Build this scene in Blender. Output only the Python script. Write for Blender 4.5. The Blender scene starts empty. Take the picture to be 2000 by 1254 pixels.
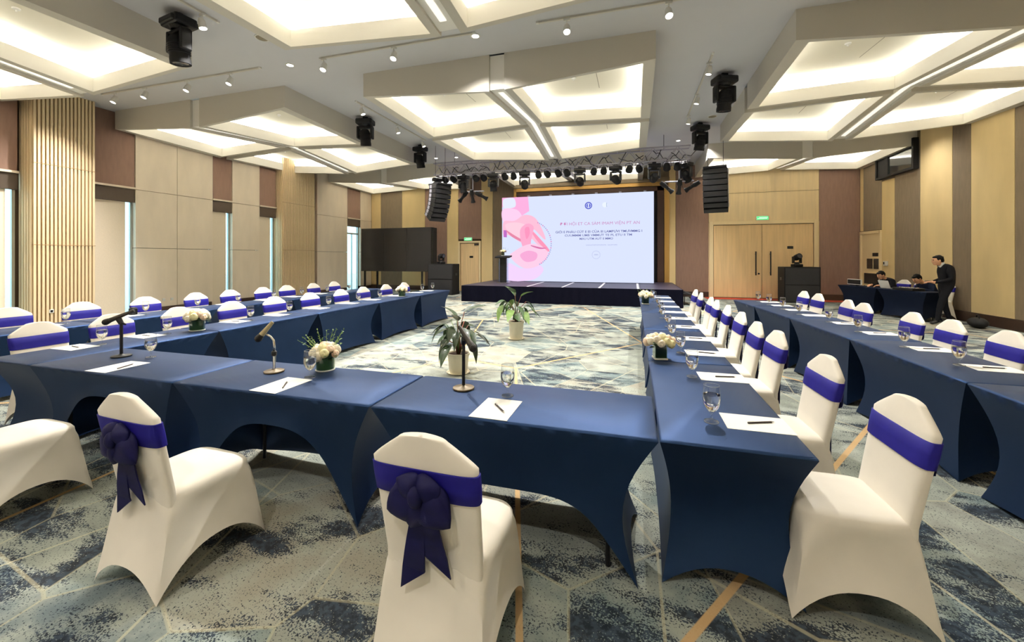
import bpy, bmesh, math, random
from mathutils import Vector, Matrix, Euler
random.seed(11)
sc = bpy.context.scene
C = sc.collection
R = math.radians
PI = math.pi

# ------------------------------------------------------------------ camera
# rectilinear ultra-wide, level; optical axis crosses the picture at pixel row 503 of 1254
FPX, YAW, HOR, EYE = 800.0, 0.2887, 503.0, 1.62
cd = bpy.data.cameras.new('camera'); cam = bpy.data.objects.new('camera', cd); C.objects.link(cam)
cd.sensor_width = 36; cd.lens = FPX / 2000 * 36
cd.shift_y = -(627 - HOR) / 2000
cd.clip_start = 0.05; cd.clip_end = 200
cam.location = (0, 0, EYE); cam.rotation_euler = (R(90), 0, YAW)
sc.camera = cam

# ------------------------------------------------------------------ world, exposure
w = bpy.data.worlds.new('world'); sc.world = w; w.use_nodes = True
wb = w.node_tree.nodes['Background']; wb.inputs[0].default_value = (0.72, 0.93, 1.0, 1); wb.inputs[1].default_value = 2.2
vs = sc.view_settings
vs.view_transform = 'Standard'; vs.look = 'None'; vs.gamma = 1; vs.exposure = 0.56; vs.use_curve_mapping = False
cy = sc.cycles
cy.use_denoising = True; cy.max_bounces = 7; cy.diffuse_bounces = 4; cy.adaptive_threshold = 0.07; cy.glossy_bounces = 3
cy.transmission_bounces = 8; cy.transparent_max_bounces = 16
cy.caustics_reflective = False; cy.caustics_refractive = False; cy.sample_clamp_indirect = 6
LED_STRENGTH = 45.0
SPOT_W = 460.0

# ------------------------------------------------------------------ materials
def lin(c):
    return tuple(((v / 255) / 12.92 if v / 255 <= 0.04045 else ((v / 255 + 0.055) / 1.055) ** 2.4) for v in c)

def mat(name, col, rough=0.6, metal=0.0, noise=None, bump=None, sheen=0.0, spec=0.5, trans=0.0, ior=1.45, emis=None, coat=0.0):
    m = bpy.data.materials.new(name); m.use_nodes = True
    nt = m.node_tree; p = nt.nodes['Principled BSDF']
    c = lin(col); p.inputs['Base Color'].default_value = (*c, 1)
    p.inputs['Roughness'].default_value = rough; p.inputs['Metallic'].default_value = metal
    p.inputs['Specular IOR Level'].default_value = spec
    p.inputs['Sheen Weight'].default_value = sheen; p.inputs['IOR'].default_value = ior
    p.inputs['Transmission Weight'].default_value = trans; p.inputs['Coat Weight'].default_value = coat
    if emis:
        p.inputs['Emission Color'].default_value = (*lin(emis[0]), 1); p.inputs['Emission Strength'].default_value = emis[1]
    if noise or bump:
        tc = nt.nodes.new('ShaderNodeTexCoord')
    if noise:
        scale, amt = noise[0], noise[1]
        n = nt.nodes.new('ShaderNodeTexNoise'); n.inputs['Scale'].default_value = scale; n.inputs['Detail'].default_value = 4
        if len(noise) > 2:
            mp = nt.nodes.new('ShaderNodeMapping'); mp.inputs['Scale'].default_value = noise[2]
            nt.links.new(tc.outputs['Object'], mp.inputs[0]); nt.links.new(mp.outputs[0], n.inputs['Vector'])
        else:
            nt.links.new(tc.outputs['Object'], n.inputs['Vector'])
        r = nt.nodes.new('ShaderNodeValToRGB')
        r.color_ramp.elements[0].position = 0.3; r.color_ramp.elements[1].position = 0.7
        r.color_ramp.elements[0].color = (*[max(0, v * (1 - amt)) for v in c], 1)
        r.color_ramp.elements[1].color = (*[min(1, v * (1 + amt)) for v in c], 1)
        nt.links.new(n.outputs['Fac'], r.inputs[0]); nt.links.new(r.outputs[0], p.inputs['Base Color'])
    if bump:
        n2 = nt.nodes.new('ShaderNodeTexNoise'); n2.inputs['Scale'].default_value = bump[0]; n2.inputs['Detail'].default_value = 3
        nt.links.new(tc.outputs['Object'], n2.inputs['Vector'])
        b = nt.nodes.new('ShaderNodeBump'); b.inputs['Strength'].default_value = bump[1]; b.inputs['Distance'].default_value = 0.01
        nt.links.new(n2.outputs['Fac'], b.inputs['Height']); nt.links.new(b.outputs[0], p.inputs['Normal'])
    return m

def emat(name, col, strength):
    m = bpy.data.materials.new(name); m.use_nodes = True; nt = m.node_tree
    nt.nodes.remove(nt.nodes['Principled BSDF'])
    e = nt.nodes.new('ShaderNodeEmission'); e.inputs[0].default_value = (*lin(col), 1); e.inputs[1].default_value = strength
    nt.links.new(e.outputs[0], nt.nodes['Material Output'].inputs[0]); return m

def thin_glass(name, tint=(255, 255, 255), refl=1.0):
    m = bpy.data.materials.new(name); m.use_nodes = True; nt = m.node_tree
    nt.nodes.remove(nt.nodes['Principled BSDF'])
    t = nt.nodes.new('ShaderNodeBsdfTransparent'); t.inputs[0].default_value = (*lin(tint), 1)
    g = nt.nodes.new('ShaderNodeBsdfGlossy'); g.inputs['Roughness'].default_value = 0.03
    fr = nt.nodes.new('ShaderNodeLayerWeight'); fr.inputs[0].default_value = 0.5
    pw_ = nt.nodes.new('ShaderNodeMath'); pw_.operation = 'POWER'; pw_.inputs[1].default_value = 3.0; nt.links.new(fr.outputs['Facing'], pw_.inputs[0])
    mu = nt.nodes.new('ShaderNodeMath'); mu.operation = 'MULTIPLY_ADD'; mu.inputs[1].default_value = 0.5 * refl; mu.inputs[2].default_value = 0.05 * refl; mu.use_clamp = True
    mx = nt.nodes.new('ShaderNodeMixShader')
    nt.links.new(pw_.outputs[0], mu.inputs[0]); nt.links.new(mu.outputs[0], mx.inputs[0])
    nt.links.new(t.outputs[0], mx.inputs[1]); nt.links.new(g.outputs[0], mx.inputs[2])
    nt.links.new(mx.outputs[0], nt.nodes['Material Output'].inputs[0]); return m

def carpet_mat():
    m = bpy.data.materials.new('carpet'); m.use_nodes = True; nt = m.node_tree; p = nt.nodes['Principled BSDF']
    N = nt.nodes.new; L = nt.links.new
    p.inputs['Roughness'].default_value = 0.95; p.inputs['Specular IOR Level'].default_value = 0.1
    tc = N('ShaderNodeTexCoord')
    def mapping(scale=(1, 1, 1), rot=0.0, loc=(0, 0, 0)):
        a = N('ShaderNodeMapping'); a.inputs['Scale'].default_value = scale; a.inputs['Rotation'].default_value = (0, 0, rot); a.inputs['Location'].default_value = loc
        L(tc.outputs['Object'], a.inputs[0]); return a.outputs[0]
    def math_(op, a, b=None, clamp=False):
        n = N('ShaderNodeMath'); n.operation = op; n.use_clamp = clamp
        for i, v in enumerate((a, b)):
            if v is None: continue
            if isinstance(v, (int, float)): n.inputs[i].default_value = v
            else: L(v, n.inputs[i])
        return n.outputs[0]
    def noise(vec, scale, detail=3, rough=0.55):
        n = N('ShaderNodeTexNoise'); n.inputs['Scale'].default_value = scale; n.inputs['Detail'].default_value = detail; n.inputs['Roughness'].default_value = rough
        L(vec, n.inputs['Vector']); return n.outputs['Fac']
    def ramp(v, a, b):
        n = N('ShaderNodeMapRange'); n.interpolation_type = 'SMOOTHSTEP'
        n.inputs['From Min'].default_value = a; n.inputs['From Max'].default_value = b; L(v, n.inputs['Value']); return n.outputs[0]
    def mix(f, a, b):
        n = N('ShaderNodeMix'); n.data_type = 'RGBA'
        if isinstance(f, (int, float)): n.inputs[0].default_value = f
        else: L(f, n.inputs[0])
        for i, v in ((6, a), (7, b)):
            if isinstance(v, tuple): n.inputs[i].default_value = (*lin(v), 1)
            else: L(v, n.inputs[i])
        return n.outputs[2]
    base_v = mapping((1, 0.8, 1), 0.5)
    def vor(vec, scale, feat):
        v = N('ShaderNodeTexVoronoi'); v.voronoi_dimensions = '2D'; v.feature = feat; v.inputs['Scale'].default_value = scale; L(vec, v.inputs['Vector']); return v
    ve = vor(base_v, 1.45, 'DISTANCE_TO_EDGE'); vc = vor(base_v, 1.45, 'F1')
    sep = N('ShaderNodeSeparateColor'); L(vc.outputs['Color'], sep.inputs[0]); cell = sep.outputs[0]; cell2 = sep.outputs[1]
    cr = N('ShaderNodeValToRGB'); el = cr.color_ramp.elements; cr.color_ramp.interpolation = 'CONSTANT'
    cols = [(0, (144, 150, 142)), (0.25, (120, 134, 134)), (0.45, (158, 154, 140)), (0.62, (104, 116, 120)), (0.8, (136, 138, 130))]
    el[0].position = 0; el[0].color = (*lin(cols[0][1]), 1); el[1].position = cols[1][0]; el[1].color = (*lin(cols[1][1]), 1)
    for pos, c in cols[2:]:
        e = el.new(pos); e.color = (*lin(c), 1)
    L(cell, cr.inputs[0])
    soft = noise(mapping(), 3.0, 4)
    base = mix(ramp(soft, 0.35, 0.7), cr.outputs[0], (168, 173, 163))
    # dark speckled clouds, denser in some of the pieces, drawn out along one direction
    big = noise(mapping((1.0, 2.2, 1), 0.62), 2.1, 4, 0.62)
    mask = math_('ADD', big, math_('MULTIPLY', math_('SUBTRACT', cell2, 0.5), 0.22))
    fine = noise(mapping((1, 1, 1), 0.3), 95, 2, 0.7)
    dens = math_('ADD', math_('MULTIPLY', ramp(mask, 0.43, 0.73), 0.35), math_('SUBTRACT', fine, 0.5))
    dark = ramp(dens, 0.10, 0.16)
    fine2 = noise(mapping((1, 1, 1), 0.9, (4, 2, 0)), 28, 3, 0.6)
    dcol = mix(ramp(fine2, 0.4, 0.6), (20, 27, 42), (50, 62, 78))
    col = mix(math_('MULTIPLY', dark, 0.93), base, dcol)
    line = math_('SUBTRACT', 1.0, ramp(ve.outputs['Distance'], 0.006, 0.013))
    col = mix(math_('MULTIPLY', line, 0.32), col, (206, 196, 162))
    v3 = vor(mapping((1, 0.6, 1), -0.7, (1.3, 0.4, 0)), 0.9, 'DISTANCE_TO_EDGE')
    line3 = math_('SUBTRACT', 1.0, ramp(v3.outputs['Distance'], 0.004, 0.009))
    col = mix(math_('MULTIPLY', line3, 0.5), col, (200, 192, 164))
    v2 = vor(mapping((1, 0.55, 1), 0.25, (0.86, 0.63, 0)), 0.36, 'DISTANCE_TO_EDGE')
    tan = math_('SUBTRACT', 1.0, ramp(v2.outputs['Distance'], 0.0045, 0.0065))
    col = mix(math_('MULTIPLY', tan, 0.9), col, (208, 172, 124))
    L(col, p.inputs['Base Color'])
    b = N('ShaderNodeBump'); b.inputs['Strength'].default_value = 0.35; b.inputs['Distance'].default_value = 0.004
    L(noise(mapping(), 260, 2), b.inputs['Height']); L(b.outputs[0], p.inputs['Normal'])
    return m

M = {}
M['carpet'] = carpet_mat()
M['ceil'] = mat('ceiling_paint', (212, 212, 216), 0.75, noise=(0.6, 0.03))
M['coffer_grey'] = mat('coffer_paint', (212, 207, 196), 0.8)
M['white_paint'] = mat('white_paint', (250, 247, 240), 0.7)
M['panel_paint'] = mat('coffer_panel_paint', (236, 230, 212), 0.8)
M['cream'] = mat('cream_fabric', (244, 230, 210), 0.85, noise=(3, 0.05, (1, 1, 0.3)), bump=(300, 0.15))
M['pale'] = mat('pale_wood', (238, 214, 170), 0.6, noise=(2.2, 0.06, (6, 6, 0.35)))
M['yellow'] = mat('honey_fabric', (234, 208, 154), 0.85, noise=(2.5, 0.05, (1, 1, 0.3)), bump=(300, 0.15))
M['brown'] = mat('brown_fabric', (142, 114, 100), 0.9, noise=(14, 0.08, (1, 1, 0.2)), bump=(300, 0.15))
M['taupe'] = mat('taupe_fabric', (128, 113, 92), 0.9, noise=(14, 0.08, (1, 1, 0.2)), bump=(300, 0.15))
M['slat'] = mat('slat_wood', (236, 213, 174), 0.55, noise=(2.0, 0.10, (9, 9, 0.4)))
M['slat_back'] = mat('slat_backing', (170, 136, 96), 0.7)
M['base'] = mat('baseboard_wood', (62, 44, 34), 0.5, noise=(8, 0.1))
M['backing'] = mat('wall_backing', (88, 70, 54), 0.9)
M['blind'] = mat('roller_blind', (240, 226, 204), 0.9, noise=(40, 0.03))
M['dkbox'] = mat('blind_cassette', (78, 66, 54), 0.7)
M['alu'] = mat('window_metal', (190, 190, 186), 0.35, 0.8)
M['door'] = mat('door_veneer', (238, 206, 156), 0.5, noise=(1.6, 0.08, (8, 8, 0.5)))
M['doorframe'] = mat('door_frame', (244, 222, 178), 0.5)
M['black'] = mat('black_plastic', (20, 20, 22), 0.45)
M['blackmat'] = mat('black_matt', (16, 16, 18), 0.8, noise=(60, 0.15))
M['grille'] = mat('speaker_grille', (40, 40, 44), 0.6, noise=(220, 0.5), bump=(220, 0.5))
M['dkmetal'] = mat('dark_metal', (48, 48, 52), 0.4, 0.7)
M['chrome'] = mat('chrome', (215, 212, 206), 0.15, 1.0)
M['steel'] = mat('truss_aluminium', (186, 184, 198), 0.45, 0.3)
M['lens'] = mat('lamp_lens', (60, 62, 72), 0.1, 0.0, coat=1.0)
M['cover'] = mat('cream_spandex', (240, 233, 220), 0.7, sheen=0.25, noise=(7, 0.025), bump=(9, 0.10))
M['sash'] = mat('royal_blue_satin', (27, 23, 128), 0.6, noise=(10, 0.08), spec=0.25)
M['navy_bow'] = mat('navy_satin', (15, 15, 66), 0.6, noise=(16, 0.2), spec=0.25)
M['cloth'] = mat('blue_spandex', (37, 58, 94), 0.5, 0.85, noise=(5, 0.05), spec=0.3)
M['cloth_dk'] = mat('navy_spandex', (20, 32, 56), 0.55, 0.7, noise=(5, 0.05), spec=0.3)
M['stagecloth'] = mat('stage_skirt_cloth', (8, 9, 26), 0.95, spec=0.15, noise=(9, 0.12, (6, 1, 0.3)))
M['deck'] = mat('stage_deck_carpet', (52, 47, 66), 0.45, noise=(30, 0.08))
M['tape'] = mat('white_tape', (236, 232, 240), 0.6)
M['paper'] = mat('white_paper', (248, 246, 240), 0.8)
M['pen'] = mat('pen_dark', (40, 22, 24), 0.35)
M['glass'] = thin_glass('clear_glass', (250, 252, 252), 1.3)
M['water'] = mat('water', (255, 255, 255), 0.0, trans=1.0, ior=1.33)
M['vase'] = thin_glass('vase_glass', (215, 232, 215), 1.4)
M['leaf'] = mat('leaf_green', (52, 82, 38), 0.45, noise=(14, 0.35), coat=0.2)
M['leaf_lt'] = mat('leaf_light_green', (120, 150, 80), 0.5, noise=(14, 0.25))
M['leaf_dk'] = mat('leaf_dark_green', (38, 58, 32), 0.35, noise=(14, 0.3), coat=0.3)
M['stem'] = mat('stem_red_brown', (118, 62, 48), 0.5)
M['stem_g'] = mat('stem_green', (92, 112, 60), 0.5)
M['rose'] = mat('rose_cream', (255, 242, 218), 0.6, noise=(30, 0.04))
M['rose_p'] = mat('rose_peach', (255, 222, 194), 0.6, noise=(30, 0.08))
M['rose_y'] = mat('rose_pale_yellow', (252, 242, 190), 0.6, noise=(30, 0.08))
M['pot'] = mat('white_pot', (236, 226, 200), 0.5, noise=(6, 0.05), bump=(40, 0.3))
M['soil'] = mat('soil', (56, 40, 30), 0.95)
M['skin'] = mat('skin', (214, 162, 128), 0.55)
M['hair'] = mat('black_hair', (10, 8, 8), 0.6, noise=(60, 0.4), spec=0.2)
M['suit'] = mat('dark_suit', (18, 19, 25), 0.85, noise=(30, 0.1), spec=0.2)
M['jacket'] = mat('navy_jacket', (24, 32, 54), 0.85, noise=(30, 0.1), spec=0.2)
M['shirt'] = mat('white_shirt', (230, 230, 230), 0.7)
M['shoe'] = mat('black_shoe', (16, 15, 15), 0.3)
M['gold'] = mat('gold_trim', (190, 150, 84), 0.35, 0.6)
M['dkwood'] = mat('dark_wood_frame', (70, 46, 36), 0.5)
M['led'] = emat('led_strip_glow', (255, 252, 244), LED_STRENGTH)
M['diffuser'] = mat('linear_diffuser', (240, 238, 230), 0.5, emis=((255, 250, 240), 0.55))
M['lamp'] = emat('lamp_glow', (255, 248, 235), 14.0)
M['exit'] = mat('exit_green', (60, 190, 110), 0.5, emis=((90, 230, 140), 0.6))
M['exitw'] = mat('exit_white', (240, 255, 240), 0.5, emis=((240, 255, 240), 0.8))
M['tvscreen'] = mat('dark_screen', (44, 44, 46), 0.22, spec=0.6)
M['mat_red'] = mat('red_mat', (170, 60, 38), 0.9, noise=(40, 0.1))
M['winglass'] = thin_glass('window_glass', (226, 244, 248), 1.0)
M['dkglass'] = mat('booth_glass', (40, 44, 46), 0.08, spec=0.8)
M['white_pl'] = mat('white_plastic', (232, 230, 224), 0.4)
M['seam'] = mat('panel_joint', (150, 140, 120), 0.8)
M['floorout'] = mat('ground', (226, 232, 232), 0.9)
def scr(col, k=1.0): return emat('screen_%d_%d_%d' % col, col, k * 0.76)

# ------------------------------------------------------------------ mesh helpers
class B:
    def __init__(s): s.bm = bmesh.new()
    def face(s, pts):
        return s.bm.faces.new([s.bm.verts.new(p) for p in pts])
    def box(s, c, d, rot=None, bevel=0.0):
        v = []
        for z in (-1, 1):
            for x, y in ((-1, -1), (1, -1), (1, 1), (-1, 1)):
                p = Vector((x * d[0] / 2, y * d[1] / 2, z * d[2] / 2))
                if rot is not None: p = rot @ p
                v.append(s.bm.verts.new(p + Vector(c)))
        fs = []
        for f in ((3, 2, 1, 0), (4, 5, 6, 7), (0, 1, 5, 4), (1, 2, 6, 5), (2, 3, 7, 6), (3, 0, 4, 7)):
            fs.append(s.bm.faces.new([v[i] for i in f]))
        if bevel:
            es = list({e for f in fs for e in f.edges})
            bmesh.ops.bevel(s.bm, geom=es, offset=bevel, segments=2, affect='EDGES', profile=0.5)
        return s
    def span(s, x0, x1, y0, y1, z0, z1, bevel=0.0):
        return s.box(((x0 + x1) / 2, (y0 + y1) / 2, (z0 + z1) / 2), (abs(x1 - x0), abs(y1 - y0), abs(z1 - z0)), None, bevel)
    def ring(s, pts): return [s.bm.verts.new(p) for p in pts]
    def bridge(s, a, b, closed=True):
        n = len(a)
        for i in range(n if closed else n - 1):
            j = (i + 1) % n
            try: s.bm.faces.new((a[i], a[j], b[j], b[i]))
            except ValueError: pass
    def cap(s, r, flip=False):
        try: s.bm.faces.new(list(reversed(r)) if flip else r)
        except ValueError: pass
    def cone(s, p0, p1, r0, r1=None, n=12, caps=True):
        r1 = r0 if r1 is None else r1
        p0 = Vector(p0); p1 = Vector(p1); d = (p1 - p0).normalized()
        a = d.orthogonal().normalized(); b = d.cross(a)
        A = s.ring([p0 + (a * math.cos(t) + b * math.sin(t)) * r0 for t in [2 * PI * i / n for i in range(n)]])
        D = s.ring([p1 + (a * math.cos(t) + b * math.sin(t)) * r1 for t in [2 * PI * i / n for i in range(n)]])
        s.bridge(A, D)
        if caps: s.cap(A, True); s.cap(D)
        return s
    def tube(s, pts, r, n=8):
        pts = [Vector(p) for p in pts]; prev = None; first = None; a = None
        for i, p in enumerate(pts):
            d = (pts[min(i + 1, len(pts) - 1)] - pts[max(i - 1, 0)]).normalized()
            if a is None: a = d.orthogonal().normalized()
            a = (a - d * a.dot(d)).normalized(); b = d.cross(a)
            rr = r[i] if isinstance(r, (list, tuple)) else r
            cur = s.ring([p + (a * math.cos(2 * PI * k / n) + b * math.sin(2 * PI * k / n)) * rr for k in range(n)])
            if prev: s.bridge(prev, cur)
            else: s.cap(cur, True)
            prev = cur
        s.cap(prev); return s
    def lathe(s, prof, n=20, c=(0, 0, 0), captop=False, capbot=False):
        prev = None
        for r, z in prof:
            cur = s.ring([(c[0] + max(r, 1e-4) * math.cos(2 * PI * k / n), c[1] + max(r, 1e-4) * math.sin(2 * PI * k / n), c[2] + z) for k in range(n)])
            if prev: s.bridge(prev, cur)
            elif capbot: s.cap(cur, True)
            prev = cur
        if captop: s.cap(prev)
        return s
    def sphere(s, c, r, u=12, v=8, sc_=(1, 1, 1), rot=None):
        mtx = Matrix.Translation(c) @ (rot.to_4x4() if rot else Matrix.Identity(4)) @ Matrix.Diagonal((r * sc_[0], r * sc_[1], r * sc_[2], 1))
        bmesh.ops.create_uvsphere(s.bm, u_segments=u, v_segments=v, radius=1, matrix=mtx); return s

def obj(name, b, m=None, parent=None, smooth=False, loc=(0, 0, 0), rot=(0, 0, 0)):
    if isinstance(b, B):
        me = bpy.data.meshes.new(name); bm = b.bm
        bmesh.ops.recalc_face_normals(bm, faces=bm.faces[:]) if not getattr(b, 'keep', False) else None
        bm.to_mesh(me); bm.free()
    else: me = b
    if m is not None and not me.materials:
        for q in (m if isinstance(m, (list, tuple)) else [m]): me.materials.append(q)
    if smooth:
        for p in me.polygons: p.use_smooth = True
        if smooth != True:
            me.set_sharp_from_angle(angle=R(smooth))
    o = bpy.data.objects.new(name, me); C.objects.link(o); o.location = loc; o.rotation_euler = rot
    if parent is not None: o.parent = parent
    return o

def tag(o, label, cat, group=None):
    o['label'] = label; o['category'] = cat
    if group: o['group'] = group
    return o
def thing(name, label, cat, loc=(0, 0, 0), rotz=0.0, group=None, rot=None):
    o = bpy.data.objects.new(name, None); C.objects.link(o); o.empty_display_size = 0.1
    o.location = loc; o.rotation_euler = rot if rot else (0, 0, rotz)
    return tag(o, label, cat, group)
def struct(o): o['kind'] = 'structure'; return o
def dup(root, loc, rotz=None, label=None, group=None, rot=None):
    r = root.copy(); C.objects.link(r); r.location = loc
    if rotz is not None: r.rotation_euler = (0, 0, rotz)
    if rot is not None: r.rotation_euler = rot
    if label: r['label'] = label
    if group: r['group'] = group
    for ch in list(root.children):
        c = ch.copy(); C.objects.link(c); c.parent = r
        for g in ch.children:
            d = g.copy(); C.objects.link(d); d.parent = c
    return r
def lamp(name, typ, loc, energy, parent=None, color=(1, 1, 1), rot=(0, 0, 0), **k):
    l = bpy.data.lights.new(name, typ); l.energy = energy; l.color = color
    for a, v in k.items(): setattr(l, a, v)
    o = bpy.data.objects.new(name, l); C.objects.link(o); o.location = loc; o.rotation_euler = rot
    if parent is not None: o.parent = parent
    return o
ORD = ['first', 'second', 'third', 'fourth', 'fifth', 'sixth', 'seventh', 'eighth', 'ninth', 'tenth', 'eleventh', 'twelfth', 'thirteenth', 'fourteenth', 'fifteenth', 'sixteenth']

# ------------------------------------------------------------------ room dimensions
XL, XR, YB, YF, ZC = -13.05, 8.08, 18.3, -2.6, 5.45

# floor
fl = struct(obj('floor', B().span(XL - 0.6, XR + 0.2, YF - 0.2, YB + 0.2, -0.1, 0.0), M['carpet']))

# ------------------------------------------------------------------ ceiling with folded coffers
COLS = ((-12.98, -7.45), (-5.4, 0.36), (2.4, XR))
ROWS = ((-0.5, 5.3), (7.3, 13.08), (15.1, YB))
_b = B(); _xs = [XL - 0.6] + [v for c in COLS for v in c] + [XR + 0.2]; _ys = [YF - 0.2] + [v for r in ROWS for v in r] + [YB + 0.2]
for _i in range(len(_xs) - 1):
    for _j in range(len(_ys) - 1):
        if not (_i % 2 and _j % 2): _b.span(_xs[_i], _xs[_i + 1], _ys[_j], _ys[_j + 1], ZC, ZC + 0.1)
ceil = struct(obj('ceiling', _b, M['ceil']))
struct(obj('roof_slab', B().span(XL - 0.6, XR + 0.2, YF - 0.2, YB + 0.2, ZC + 0.6, ZC + 0.7), M['ceil']))
WALLH, GAP = 0.27, 0.21
led_objs = []
def coffer(cn, rim):
    """cn: four corners (x,y,z) in order x0y0,x1y0,x1y1,x0y1 of the underside; rim = (left,right,front,back) widths"""
    x0, y0 = cn[0][0], cn[0][1]; x1, y1 = cn[2][0], cn[2][1]
    def zz(x, y):
        u = (x - x0) / (x1 - x0); v = (y - y0) / (y1 - y0)
        return cn[0][2] * (1 - u) * (1 - v) + cn[1][2] * u * (1 - v) + cn[2][2] * u * v + cn[3][2] * (1 - u) * v
    ix0, ix1, iy0, iy1 = x0 + rim[0], x1 - rim[1], y0 + rim[2], y1 - rim[3]
    NS = 6
    def loop(ax0, ax1, ay0, ay1, dz=0.0, flat=None):
        pts = []
        for (a, b_) in (((ax0, ay0), (ax1, ay0)), ((ax1, ay0), (ax1, ay1)), ((ax1, ay1), (ax0, ay1)), ((ax0, ay1), (ax0, ay0))):
            for i in range(NS):
                t = i / NS; x = a[0] + (b_[0] - a[0]) * t; y = a[1] + (b_[1] - a[1]) * t
                pts.append((x, y, flat if flat is not None else zz(x, y) + dz))
        return pts
    b = B()
    top = b.ring(loop(x0, x1, y0, y1, flat=ZC)); bot = b.ring(loop(x0, x1, y0, y1)); inn = b.ring(loop(ix0, ix1, iy0, iy1))
    b.bridge(top, bot); b.bridge(bot, inn)
    frame = obj('coffer_frame', b, M['coffer_grey'], ceil)
    b = B(); lo = b.ring(loop(ix0, ix1, iy0, iy1)); hi = b.ring(loop(ix0, ix1, iy0, iy1, WALLH))
    k = 0.075
    led_ = b.ring(loop(ix0 - k, ix1 + k, iy0 - k, iy1 + k, WALLH)); up = b.ring(loop(ix0 - k, ix1 + k, iy0 - k, iy1 + k, WALLH + GAP))
    b.bridge(lo, hi); b.bridge(hi, led_); b.bridge(led_, up)
    obj('coffer_wall', b, M['white_paint'], frame)
    b = B(); rows = []
    G = 6
    for j in range(G + 1):
        row = []
        for i in range(G + 1):
            x = ix0 - k + (ix1 - ix0 + 2 * k) * i / G; y = iy0 - k + (iy1 - iy0 + 2 * k) * j / G
            row.append(b.bm.verts.new((x, y, zz(x, y) + WALLH + GAP)))
        rows.append(row)
    for j in range(G):
        for i in range(G): b.bm.faces.new((rows[j][i], rows[j][i + 1], rows[j + 1][i + 1], rows[j + 1][i]))
    obj('coffer_panel', b, M['panel_paint'], frame, smooth=True)
    # joint line and small flush fittings in the panel
    b = B(); xm = ix0 + (ix1 - ix0) * 0.62
    ya, yb = iy0 + (iy1 - iy0) * 0.30, iy0 + (iy1 - iy0) * 0.72
    for i in range(4):
        p0 = ya + (yb - ya) * i / 4; p1 = ya + (yb - ya) * (i + 1) / 4
        z0, z1 = zz(xm, p0) + WALLH + GAP - 0.003, zz(xm, p1) + WALLH + GAP - 0.003
        b.face([(xm - 0.006, p0, z0), (xm + 0.006, p0, z0), (xm + 0.006, p1, z1), (xm - 0.006, p1, z1)])
    obj('panel_joint', b, M['seam'], frame)
    xs, ys = ix0 + (ix1 - ix0) * 0.42, iy0 + (iy1 - iy0) * 0.45
    obj('sprinkler', B().lathe([(0.05, 0), (0.045, -0.02), (0.015, -0.03), (0.012, -0.055), (0.0, -0.06)], 12, (xs, ys, zz(xs, ys) + WALLH + GAP)), M['white_pl'], frame, smooth=40)
    # led strip lying on the ledge behind the lip
    b = B(); e0, e1 = 0.028, 0.068
    r0 = b.ring(loop(ix0 - e0, ix1 + e0, iy0 - e0, iy1 + e0, WALLH + 0.008)); r1 = b.ring(loop(ix0 - e1, ix1 + e1, iy0 - e1, iy1 + e1, WALLH + 0.008))
    b.bridge(r0, r1)
    obj('led_strip', b, M['led'], frame)

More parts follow.
